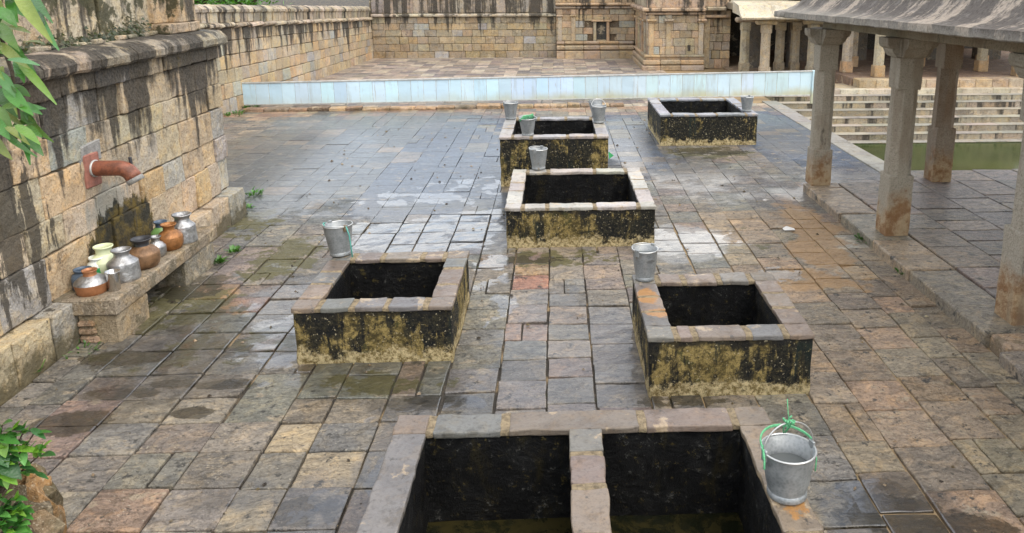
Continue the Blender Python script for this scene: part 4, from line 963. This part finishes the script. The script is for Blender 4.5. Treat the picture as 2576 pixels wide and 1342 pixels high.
# hipped return of the eave at the far end
yA = 11.4; prof2 = [(yA+(4.05-u)*.95, z) for (u, z) in prof]
vs = []; k = len(prof)
for (u, z) in prof: vs.append((u, yA+.005, z))
for (u, z) in prof: vs.append((u if u > 3.9 else u, yA+max(0, (4.0-u))*.9+.02, z))
shear(MB().faces(vs, [[i, (i+1) % k, k+(i+1) % k, k+i] for i in range(k)]+[list(range(k))[::-1], list(range(k, 2*k))], (.3, .3, .3))).build('eave_corner', 'roof', po, True)
p2 = [(12.0, 2.585), (12.02, 2.61), (12.01, 2.675), (11.93, 2.705), (11.8, 2.77), (11.68, 2.88), (11.56, 3.1), (11.45, 3.5), (10.9, 3.75), (10.9, 2.81), (11.5, 2.78), (11.85, 2.63)]
for a, b_ in ((4.61, 5.9), (5.9, 7.2), (7.2, 9.3)): MB().prism(p2, 'x', a+.004, b_-.004, (.3, .3, .3), .004).build('eave_stone', 'roof', po)
MB().box(4.62, 9.3, .4, 10.88, 2.82, 3.2, .02, 0, (.25, .22, .18)).build('roof_fill', 'roof', po)

# ================================================================ TANKS
COPT = [(.165, .128, .098), (.145, .13, .112), (.185, .142, .105), (.13, .125, .115)]
def tank(key, name, label, rim=.20, water=-.12, cop=None, yl=.0, joints=(.33, .66), overhang=.0, div=None, group=None):
    x0, x1, y0, y1, h = TANKS[key]; t = thing(name, label, 'water tank', ((x0+x1)/2, (y0+y1)/2, 0))
    yt = (yl, h, yl); cz = h-.04
    def outer(nm, a): return MB().rough(*a, .018, .011, 5., .09, yt).build(nm, 'tank', t, True)
    th = rim*.55
    outer('front_wall', (x0+.012, x1-.012, y0+.012, y0+th, -.06, cz-.001)); outer('back_wall', (x0+.012, x1-.012, y1-th, y1-.012, -.06, cz-.001))
    outer('side_wall', (x0+.014, x0+th, y0+th-.01, y1-th+.01, -.06, cz-.003)); outer('side_wall', (x1-th, x1-.014, y0+th-.01, y1-th+.01, -.06, cz-.003))
    a0, a1, b0, b1 = x0+th-.005, x1-th+.005, y0+th-.005, y1-th+.005; rr = rim-.012
    for nm, a in (('front_lining', (a0, a1, b0, y0+rr)), ('back_lining', (a0, a1, y1-rr, b1)), ('side_lining', (a0, x0+rr, y0+rr-.003, y1-rr+.003)), ('side_lining', (x1-rr, a1, y0+rr-.003, y1-rr+.003))):
        MB().rough(*a, -.75, cz-.004, .01, .014, 5., .11).build(nm, 'lining', t, True)
    MB().box(a0, a1, b0, b1, -.8, -.752, .002).build('floor', 'lining', t)
    cs = cop or COPT
    def run(u0, u1, fr, mk, first=True):
        pts = [u0]+[u0+(u1-u0)*f for f in fr]+[u1]
        for i in range(len(pts)-1):
            g0 = .0 if i == 0 else .022; g1 = .0 if i == len(pts)-2 else .022
            mk(pts[i]+g0, pts[i+1]-g1).build('coping_stone', 'coping', t)
            if i < len(pts)-2: mk(pts[i+1]-.021, pts[i+1]+.021, True).build('mortar_joint', 'mortar', t)
    ov = overhang
    def mkx(ya_, yb_):
        return lambda a, b_, mo=False: MB().rough(a-(.012 if mo else 0), b_+(.012 if mo else 0), ya_+(.003 if mo else 0), yb_-(.003 if mo else 0), cz-.004, h-(.004 if mo else -rng.uniform(-.003, .004)), .011, .009, 8., .06, pick(cs))
    def mky(xa_, xb_):
        return lambda a, b_, mo=False: MB().rough(xa_+(.003 if mo else 0), xb_-(.003 if mo else 0), a-(.012 if mo else 0), b_+(.012 if mo else 0), cz-.004, h-(.004 if mo else -rng.uniform(-.003, .004)), .011, .009, 8., .06, pick(cs))
    j = lambda: tuple(f+rng.uniform(-.06, .06) for f in joints)
    run(x0-ov, x1+ov, (rim/(x1-x0)*1.1,)+j()[:1]+(.55+rng.uniform(0, .1), 1-rim/(x1-x0)*1.1), mkx(y0-ov, y0+rim)); run(x0-ov, x1+ov, (rim/(x1-x0)*1.1,)+j()+(1-rim/(x1-x0)*1.1,), mkx(y1-rim, y1+ov))
    run(y0+rim+.003, y1-rim-.003, j(), mky(x0-ov, x0+rim)); run(y0+rim+.003, y1-rim-.003, j(), mky(x1-rim, x1+ov))
    if div:
        run(y0+rim+.003, y1-rim-.003, (.62, .78, .9), mky(*div)); MB().box(div[0]+.012, div[1]-.012, y0+rim-.01, y1-rim+.01, -.75, cz-.002, .004).build('divider_wall', 'lining', t)
    if water is not None:
        MB().faces([(a0, b0, water), (a1, b0, water), (a1, b1, water), (a0, b1, water)], [[0, 1, 2, 3]]).build('water', 'tankwater', t)
    return t
tank('front', 'stone_water_tank', 'double stone water tank in the foreground, divided down the middle', .20, -.12, div=(.055, .25), yl=-.02)
tank('left', 'stone_water_tank', 'mossy stone water tank nearest the bench, one bucket on its back corner', .20, -.2, yl=-.02)
tank('right', 'stone_water_tank', 'stone water tank with rust stained left rim and rusty bucket', .20, -.2, yl=-.03)
tank('middle', 'stone_water_tank', 'pale rimmed stone water tank in the middle of the courtyard, yellow mottled front', .19, -.25, yl=-.018, cop=[(.42, .385, .34), (.38, .345, .30)])
tank('farmid', 'stone_water_tank', 'tall dark stone water tank ringed by three buckets behind the middle tank', .19, -.2, yl=-.04, cop=[(.27, .26, .25), (.31, .28, .25)])
tank('farright', 'stone_water_tank', 'dark stone water tank farthest back, in front of the blue barrier', .21, -.2, yl=-.05, cop=[(.22, .23, .25), (.26, .26, .27)])

# ================================================================ BUCKETS
def bucket(label, p, r=.13, h=.26, handle='down', rot=0., tilt=(0, 0), rope=None, water=None, rust=0., ropekind=0):
    t = thing('bucket', label, 'bucket', p, rot, 'metal buckets around the tanks', tilt)
    rb = r*.70; tn = (rust, rust, rust)
    dent(MB().lathe([(rb, .006), (rb*1.0, .02), (rb+(r-rb)*.35, h*.35), (rb+(r-rb)*.68, h*.68), (r*.985, h-.012), (r, h-.004), (r*.955, h-.004), (rb+(r-rb)*.45, h*.5), (rb*.96, .03), (.004, .028)], 40, tint=tn), .006, 9., label.__len__()).build('body', 'galv', t, True, True)
    ring = [(r*math.cos(a)*1.0, r*math.sin(a), h-.003) for a in [i*math.pi/18 for i in range(36)]]
    MB().tube(ring, .006, 6, closed=True).build('rim', 'wire', t, True, True)
    MB().lathe([(rb*1.03, 0), (rb*1.06, .006), (rb*1.06, .03), (rb*1.0, .036)], 36, tint=(0, 0, 0)).build('base_ring', 'galv', t, True, True)
    for s in (-1, 1): MB().box(s*r-.008, s*r+.008, -.022, .022, h-.05, h+.018, .004, 0, (0, 0, 0)).build('lug', 'galv', t, local=True)
    hr = r*1.04; el = {'up': 90, 'lean': 62, 'down': 4}[handle]
    pts = []
    for i in range(19):
        a = math.pi*i/18; u = hr*math.cos(a); v = hr*.98*math.sin(a)
        pts.append(Vector((u, v*math.cos(R(el)), h+.004+v*math.sin(R(el)))))
    hd = MB().tube(pts, .0045, 6).build('handle', 'wire', t, True, True)
    if water: MB().lathe([(.003, 0), (rb+(r-rb)*water*.97-.006, 0)], 30, (0, 0, h*water), cap0=False).build('water', 'tankwater2', t, False, True)
    if rope:
        m_ = MB(); top = pts[9]; rr = random.Random(3)
        if ropekind == 0:           # knot on the raised handle, strands along the back of the rim
            for k in range(12):
                a0 = top+Vector((rr.uniform(-.028, .028), rr.uniform(-.008, .008), rr.uniform(-.008, .012))); ps = [a0]
                for _ in range(4): ps.append(ps[-1]+Vector((rr.uniform(-.011, .011), rr.uniform(-.01, .01), rr.uniform(-.012, .010))))
                m_.tube(ps, .0048, 6)
            for off in (-.012, .006, .014): m_.tube([top+Vector((off, 0, 0)), top+Vector((off*1.4, .03, -.05)), top+Vector((off*.4, .045, -.085))], .004, 6)
            for dr_ in (0, .006): m_.tube([(r*1.03*math.cos(a), r*1.03*math.sin(a), h+.014+dr_+.03*math.sin(a)) for a in [math.pi*k/14 for k in range(15)]], .0045, 6)
            m_.tube([top, top+Vector((-.004, .01, .04)), top+Vector((-.006, .02, .12))], .0025, 5)
            m_.tube([(-r*1.05, 0, h+.02), (-r*1.12, -.03, h-.02), (-r*1.2, -.05, h-.06)], .0055, 6); m_.tube([(-r*1.02, .02, h+.03), (-r*1.08, -.01, h+.0), (-r*1.12, -.02, h-.02)], .007, 6)
            m_.tube([(r*1.05, -.01, h), (r*.98, -.05, h-.06), (r*.9, -.06, h-.12)], .004, 6)
        elif ropekind == 1:         # rope hanging down the side
            m_.tube([(-r*1.06, 0, h), (-r*1.1, -.02, h*.7), (-r*1.05, -.03, h*.35), (-r*1.12, -.03, -.03)], .007, 6)
            m_.tube([(r*.2, r*.9, h+.01), (r*.6, r*.75, h+.025), (r*.9, r*.4, h+.01)], .006, 6)
        else:                       # heap of rope over the rim
            for k in range(16):
                a = rr.uniform(-.4, 1.9); ps = []
                for q in range(6): ps.append(Vector((r*(.2+.16*q)*math.cos(a+.2*q), -r*(.2+.12*q)*math.sin(a-.5), h+.02+rr.uniform(0, .03)-max(0, q-3)*.03)))
                m_.tube(ps, .008, 5)
        m_.build('rope', rope, t, True, True)
    return t
M['tankwater2'] = water_mat('bucket_water', (.14, .15, .15), .05, .003, 1)
def GB(px, py, z): return G(px, py, z+.003)
q = GB(1990, 1258, .5); bucket('largest looking grey bucket with green rope knotted on its handle, foreground', (1.185, q.y+.05, .505), .139, .262, 'up', .25, (R(-2), 0), 'rope', .62)
q = GB(853, 645, .5); bucket('grey bucket with teal rope hanging down, on the left tank corner', (q.x, q.y+.06, .505), .138, .30, 'down', 2.4, (0, R(3)), 'rope_teal', None, 0, 1)
q = GB(1620, 705, .5); bucket('rust streaked bucket on the left rim of the right tank', (q.x+.01, q.y+.03, .505), .115, .285, 'down', .8, (0, 0), None, .8, .10)
q = GB(1355, 425, .5); bucket('pale clean bucket standing on the back rim of the middle tank', (q.x, q.y, .505), .128, .29, 'down', 1.2, (0, 0), None, None, -.06)
q = GB(1272, 305, .78); bucket('bucket on the left rear rim of the tall dark tank', (-.78, q.y+.2, .785), .122, .28, 'down', .4, (0, 0), None, None, .03)
q = GB(1328, 338, .78); bucket('bucket heaped with green rope on the front rim of the tall dark tank', (q.x, 11.60, .785), .124, .27, 'down', 0, (R(4), 0), 'rope', None, 0, 2)
q = GB(1507, 312, .78); bucket('bucket on the right rim of the tall dark tank, handle to the rear', (q.x, q.y+.1, .785), .120, .28, 'lean', .3, (0, 0), None, None, .05)
bucket('dented bucket leaning tilted behind the right rim of the tall dark tank', (.70, 13.07, .80), .118, .27, 'down', .5, (R(-24), R(8)))
q = GB(1868, 280, .60); bucket('bucket on the right front corner of the farthest tank', (q.x+.08, q.y, .605), .125, .28, 'down', 1.0)
# small loose things
q = G(1538, 402); m_ = MB(); m_.faces([(q.x-.04, q.y, .01), (q.x+.045, q.y+.02, .07), (q.x-.05, q.y+.03, .14), (q.x-.02, q.y+.06, .06)], [[0, 1, 3], [1, 2, 3], [0, 3, 2], [0, 2, 1]], (.02, .22, .07))
tag(m_.build('plastic_scrap', 'plastic_green'), 'bright green plastic scrap at the foot of the tall dark tank', 'scrap')
q = G(1985, 580); m_ = MB().faces([(q.x-.07, q.y-.03, .012), (q.x+.06, q.y-.05, .02), (q.x+.08, q.y+.04, .012), (q.x-.02, q.y+.06, .04), (q.x-.08, q.y+.03, .02)], [[0, 1, 3], [1, 2, 3], [0, 3, 4]])
tag(m_.build('paper_scrap', 'paper'), 'crumpled white paper scrap lying on the paving near the porch', 'litter')

# ================================================================ PLANTS
LG = [(.060, .185, .030), (.075, .23, .035), (.045, .145, .030), (.10, .28, .05), (.08, .20, .06)]
def leaf(mb, base, d, up, L, W, tint, droop=.25, seg=5):
    d = d.normalized(); side = d.cross(up); side = side.normalized() if side.length > 1e-4 else d.orthogonal().normalized(); n_ = side.cross(d)
    vs, fs = [], []
    for i in range(seg+1):
        t = i/seg; w_ = W*.5*math.sin(math.pi*min(1, t*.92+.06))**.8*(1.1-.35*t); c = base+d*(L*t)-n_*(droop*L*t*t)
        if i == seg: w_ = .002
        vs += [c-side*w_+n_*(w_*.35), c, c+side*w_+n_*(w_*.35)]
    for i in range(seg):
        a = i*3; fs += [[a, a+1, a+4, a+3], [a+1, a+2, a+5, a+4]]
    mb.faces(vs, fs, tint)
# overhanging branch, upper left
tr = thing('tree', 'leafy tree branch hanging into the upper left corner', 'tree', (-3.9, 2.6, 0))
def at(px, py, depth): d = _ray(px, py); return CAMP+d*(depth/F)
trunk = [Vector((-3.9, 2.2, -.05)), Vector((-3.85, 2.2, 1.2)), Vector((-3.8, 2.25, 2.4)), Vector((-3.6, 2.4, 3.6)), Vector((-3.3, 2.7, 4.6))]
MB().tube(trunk, [.14, .11, .09, .07, .05], 10).build('trunk', 'bark', tr, True)
lf = random.Random(11)
branches = [([(-150, -260, 3.2), (-80, -60, 3.1), (-10, 60, 3.0), (30, 180, 2.95), (50, 300, 2.9)], 1.), ([(-150, -260, 3.2), (-40, -90, 3.1), (40, -20, 3.0), (100, 40, 2.95)], .7), ([(-80, -60, 3.1), (-40, 150, 3.05), (-10, 300, 3.0), (40, 350, 2.95)], .7)]
for pts, sc in branches:
    P3 = [trunk[3]]+[at(*q) for q in pts]; MB().tube(P3, [.03, .018, .014, .010, .007, .004][:len(P3)], 6, (.1, .07, .04)).build('branch', 'bark', tr, True)
leafspec = [ # base px, tip px, depth, width m
 (40, -40, 75, 70, 2.9, .075), (60, -20, 105, 90, 2.95, .07), (95, 30, 112, 65, 2.9, .05), (30, -30, 20, 50, 3.0, .08), (-10, 20, 45, 60, 2.9, .07), (-10, 60, 30, 100, 3., .07), (0, 110, 55, 165, 2.95, .055), (20, 150, 100, 155, 2.85, .04), (45, 155, 130, 238, 2.9, .045), (40, 150, 60, 200, 2.95, .05),
 (-10, 180, 40, 235, 2.9, .06), (10, 210, 75, 290, 2.9, .075), (0, 235, 40, 290, 3., .07), (30, 215, 80, 245, 2.95, .05), (15, 320, 65, 345, 2.9, .04), (40, 315, 100, 355, 2.85, .05), (50, 330, 112, 388, 2.9, .06), (10, 330, 40, 375, 3., .035), (60, 320, 95, 330, 2.95, .05), (-10, 300, 20, 350, 3., .06), (-5, 0, 40, -30, 3., .08), (-20, 100, 10, 140, 3., .06), (-10, 270, 20, 320, 2.95, .07), (-20, 340, 10, 395, 3., .06), (0, 60, 20, 20, 3.05, .08), (55, -30, 120, 20, 2.85, .05)]
for k in range(34):
    x_ = lf.uniform(-40, 62); y_ = lf.uniform(-40, 330); a_ = lf.uniform(-.3, 1.9); l_ = lf.uniform(32, 62)
    if x_+l_*math.cos(a_) > 118 or (150 < y_ < 210 and x_ > 40): continue
    leafspec.append((x_, y_, x_+l_*math.cos(a_), y_+l_*math.sin(a_)*1.1, 3.05+lf.uniform(-.1, .15), lf.uniform(.035, .055)))
for (ax_, ay_, bx_, by_, dp, W_) in leafspec:
    A, B = at(ax_, ay_, dp+lf.uniform(-.1, .1)), at(bx_, by_, dp-.12+lf.uniform(-.15, .1)); mb = MB()
    leaf(mb, A, B-A, Vector((lf.uniform(-.7, .7), -.8, .8)), (B-A).length*.9, W_*.72, pick([(.06, .15, .02), (.04, .13, .02), (.11, .27, .09), (.07, .21, .03), (.13, .24, .04), (.20, .24, .05)], .22, lf), lf.uniform(.02, .34), 6); mb.build('leaf', 'leaf', tr, True)
# broken masonry and plant, lower left corner
q = at(60, 1290, 3.9)
rk = thing('broken_masonry', 'broken ochre stone with soil in the lower left corner', 'rock', (-2.95, 3.55, 0))
def rock(c, r, par, tint, name='stone', seed=1, mat='rubble'):
    r0 = random.Random(seed); vs, fs = [], []; N_, K_ = 12, 8
    for i in range(K_+1):
        th = math.pi*i/K_
        for k in range(N_):
            ph = 2*math.pi*k/N_; f = 1+.12*math.sin(3*ph+seed)+r0.uniform(-.20, .20)
            vs.append((c[0]+r[0]*f*math.sin(th)*math.cos(ph), c[1]+r[1]*f*math.sin(th)*math.sin(ph), c[2]+r[2]*f*math.cos(th)))
    for i in range(K_):
        for k in range(N_): fs.append([i*N_+k, (i+1)*N_+k, (i+1)*N_+(k+1) % N_, i*N_+(k+1) % N_])
    return MB().faces(vs, fs, tint).build(name, mat, par)
def gx(px, py, z): return G(px, py, z)
s1 = gx(85, 1290, .25); rock((s1.x, s1.y, .16), (.12, .16, .30), rk, (.40, .24, .11), seed=3)
s1 = gx(45, 1215, .4); rock((s1.x, s1.y, .22), (.17, .2, .26), rk, (.18, .14, .08), seed=8)
s1 = gx(-20, 1300, .4); rock((s1.x, s1.y, .2), (.22, .25, .32), rk, (.12, .095, .06), seed=5)
s1 = gx(0, 1340, .3); rock((s1.x, s1.y, .1), (.25, .2, .3), rk, (.28, .2, .12), seed=6)
s1 = gx(40, 1150, .5); rock((s1.x, s1.y-.05, .3), (.1, .08, .1), rk, (.34, .24, .15), seed=7)
q = at(12, 1210, 3.95); rock((q.x-.10, q.y-.02, .16), (.19, .2, .44), rk, (.15, .115, .07), seed=12); PLB = (q.x-.08, q.y, .5)
q = at(5, 1345, 3.8); rock((q.x-.12, q.y-.02, .1), (.18, .18, .36), rk, (.20, .14, .085), seed=14); PLB2 = (q.x-.1, q.y, .38)
plr = random.Random(9)
def plant(label, specs, name='leafy_plant', pal=LG, loc=None, stems=True):
    t = thing(name, label, 'plant', loc)
    mb = MB()
    for (A, B, W_) in specs:
        l = MB(); leaf(l, A, B-A, Vector((plr.uniform(-.3, .3), -.3, 1)), (B-A).length, W_, pick(pal, .2, plr), .15); l.build('leaf', 'leaf', t, True)
    base = Vector(loc)
    for (A, B, W_) in specs[::2]: mb.tube([base, base.lerp(A, .5)+Vector((0, 0, .02)), A], .004, 5)
    mb.build('stem', 'bark', t)
    return t
LP = [(.055, .17, .03), (.09, .24, .05), (.17, .33, .04), (.035, .11, .03)]
sp = []
for (a, b_, c, d, W_) in ((5, 1070, 25, 1055, .05), (-10, 1100, 45, 1110, .07), (20, 1130, 105, 1128, .05), (60, 1135, 60, 1170, .05), (100, 1145, 120, 1105, .06), (105, 1145, 135, 1140, .05), (95, 1150, 85, 1120, .05), (-10, 1150, 50, 1200, .11), (0, 1180, 40, 1215, .07), (50, 1175, 85, 1175, .035), (60, 1185, 95, 1185, .035), (90, 1190, 118, 1200, .03), (10, 1110, 10, 1150, .07), (-20, 1120, 20, 1170, .1), (20, 1190, 15, 1230, .05), (105, 1150, 100, 1110, .05)):
    sp.append((at(a, b_, 3.9), at(c, d, 3.85), W_*.85))
for k in range(46):
    x_ = plr.uniform(-30, 85); y_ = plr.uniform(1075, 1215); a_ = plr.uniform(-2.6, .6); l_ = plr.uniform(18, 42); sp.append((at(x_, y_, 3.92), at(x_+l_*math.cos(a_), y_+l_*math.sin(a_)*.9, 3.86), plr.uniform(.025, .045)))
plant('bright green leafy plant growing above the broken stone, lower left', sp, loc=PLB, pal=LP)
sp = []
for (a, b_, c, d, W_) in ((25, 1280, 20, 1250, .06), (30, 1275, 50, 1262, .05), (35, 1270, 65, 1275, .04), (40, 1290, 80, 1300, .045), (20, 1300, 70, 1265, .04), (20, 1310, 60, 1320, .05), (10, 1320, 45, 1345, .07), (0, 1330, 20, 1300, .07), (30, 1325, 75, 1335, .06), (55, 1280, 82, 1285, .04), (-10, 1290, 15, 1275, .06)):
    sp.append((at(a, b_, 3.75), at(c, d, 3.7), W_*.85))
for k in range(40):
    x_ = plr.uniform(-30, 62); y_ = plr.uniform(1255, 1350); a_ = plr.uniform(-2.6, .6); l_ = plr.uniform(18, 38); sp.append((at(x_, y_, 3.72), at(x_+l_*math.cos(a_), y_+l_*math.sin(a_)*.9, 3.67), plr.uniform(.025, .042)))
plant('small leafy plant at the very bottom left edge, below the broken stone', sp, loc=PLB2, pal=LP)
def weed(label, px, py, spread, n_, hgt, z=0., seed=1, pt=None):
    r0 = random.Random(seed); q = Vector(pt) if pt else G(px, py, z); mb = MB()
    for i in range(n_):
        a = r0.uniform(0, 6.28); rr_ = spread*math.sqrt(r0.random()); b_ = q+Vector((rr_*math.cos(a), rr_*math.sin(a)*1.2, r0.uniform(0, .02)))
        d = Vector((math.cos(a)*.6+r0.uniform(-.5, .5), math.sin(a)*.6+r0.uniform(-.5, .5), r0.uniform(.4, 1.4)))
        leaf(mb, b_, d, Vector((0, 0, 1)), hgt*r0.uniform(.5, 1.1), hgt*r0.uniform(.25, .45), pick([(.06, .16, .025), (.09, .22, .04), (.05, .12, .02)], .2, r0), .3, 4)
    o = mb.build('weed', 'leaf', None, True, loc=q); return tag(o, label, 'weed', 'weeds growing in the joints')
weed('tuft of weed in the paving beyond the end of the stone wall plinth', 640, 490, .12, 40, .09, seed=2)
weed('weed tuft against the plinth end of the stone wall, nearest corner', 618, 528, .10, 36, .09, seed=3)
weed('small weed at the plinth foot just past the bench end', 560, 574, .08, 24, .08, seed=4)
weed('trailing weed in the joint at the foot of the far bench end', 590, 636, .05, 34, .08, seed=5)
weed('low weed patch on the paving beside the far bench support', 552, 662, .05, 40, .08, seed=6)
weed('broad leaved weed sprouting under the near end of the bench', 152, 815, .05, 22, .13, z=.18, seed=7)
weed('weed at the foot of the plinth, left edge of the picture', 65, 942, .10, 34, .09, seed=8)
weed('weed scraps on the paving below the near bench support', 200, 885, .14, 26, .06, seed=9)
weed('green weed clump in the porch kerb joint beside the second pillar', 2178, 606, .11, 44, .09, seed=10)
weed('low weed patch along the porch kerb between second and third pillars', 2288, 692, .12, 44, .07, seed=11)
weed('thin weed in the kerb joint close to the right hand pillar', 2440, 815, .09, 26, .05, seed=12)
weed('weed in the gap of the broken kerb near the right edge', 2482, 850, .08, 24, .06, seed=13)
weed('grass tuft where the blue barrier meets the left wall', 628, 272, .22, 40, .14, seed=14)
weed('weed tuft on the far wall foot in front of the blue barrier', 590, 290, .22, 36, .12, seed=15)
# trees beyond the left wall
def bg_tree(label, x, y, h, r, seed):
    r0 = random.Random(seed); t = thing('leafy_tree', label, 'tree', (x, y, 0), 0, 'trees beyond the courtyard wall')
    m_ = MB().tube([(x, y, -.1), (x+.1, y, h*.4), (x, y+.1, h*.75)], [.2, .15, .07], 8)
    for k in range(5): a = k*1.3; m_.tube([(x+.05, y, h*.4), (x+r*.5*math.cos(a), y+r*.5*math.sin(a), h*.65), (x+r*.8*math.cos(a), y+r*.8*math.sin(a), h*.8)], [.08, .05, .02], 6)
    m_.build('trunk', 'bark', t)
    mb = MB(); cl = [(x+r*.7*r0.gauss(0, .6), y+r*.7*r0.gauss(0, .6), h*.66+r*.35*r0.gauss(0, .8)) for _ in range(40)]
    for i in range(2600):
        c = r0.choice(cl); p_ = Vector(c)+Vector((r0.gauss(0, .28), r0.gauss(0, .28), r0.gauss(0, .22))); d = Vector((r0.uniform(-1, 1), r0.uniform(-1, 1), r0.uniform(-.6, .6)))
        leaf(mb, p_, d, Vector((r0.uniform(-.5, .5), r0.uniform(-.5, .5), 1)), .16, .08, pick([(.10, .27, .03), (.07, .19, .025), (.14, .33, .04)], .2, r0), .2, 2)
    mb.build('crown', 'leaf', t)
bg_tree('bright green tree crown just behind the near end of the far wall', -9.6, 18.0, 4.2, 1.5, 1)
bg_tree('darker green tree behind the middle of the far left wall', -10.2, 22.0, 4.4, 1.6, 2)
bg_tree('small leafy tree farther back behind the far left wall', -10.6, 26.5, 4.0, 1.5, 3)

# crumbs of stone, twigs and dead leaf lying about the court
dr_ = random.Random(44); mb = MB()
for i in range(420):
    x, y = dr_.uniform(-4, 3.6), 3.2+14*dr_.random()**1.5
    if any(a-.03 < x < b+.03 and c-.03 < y < d+.03 for (a, b, c, d, h) in TANKS.values()): continue
    r_ = dr_.uniform(.006, .02)*(1+.05*y); a = dr_.uniform(0, 3.1); k = dr_.uniform(.35, 1.); ca, sa = math.cos(a)*r_, math.sin(a)*r_
    mb.faces([(x-ca, y-sa, .004), (x+sa*k, y-ca*k, .004), (x+ca, y+sa, .004), (x-sa*k, y+ca*k, .004), (x, y, .006+r_*dr_.uniform(.3, .8))], [[0, 1, 4], [1, 2, 4], [2, 3, 4], [3, 0, 4]], pick([(.05, .04, .03), (.36, .28, .18), (.12, .09, .05), (.22, .17, .12)], .2, dr_))
tag(mb.build('floor_litter', 'stone'), 'small crumbs of stone and dead leaf scattered on the paving', 'litter', kind='stuff')
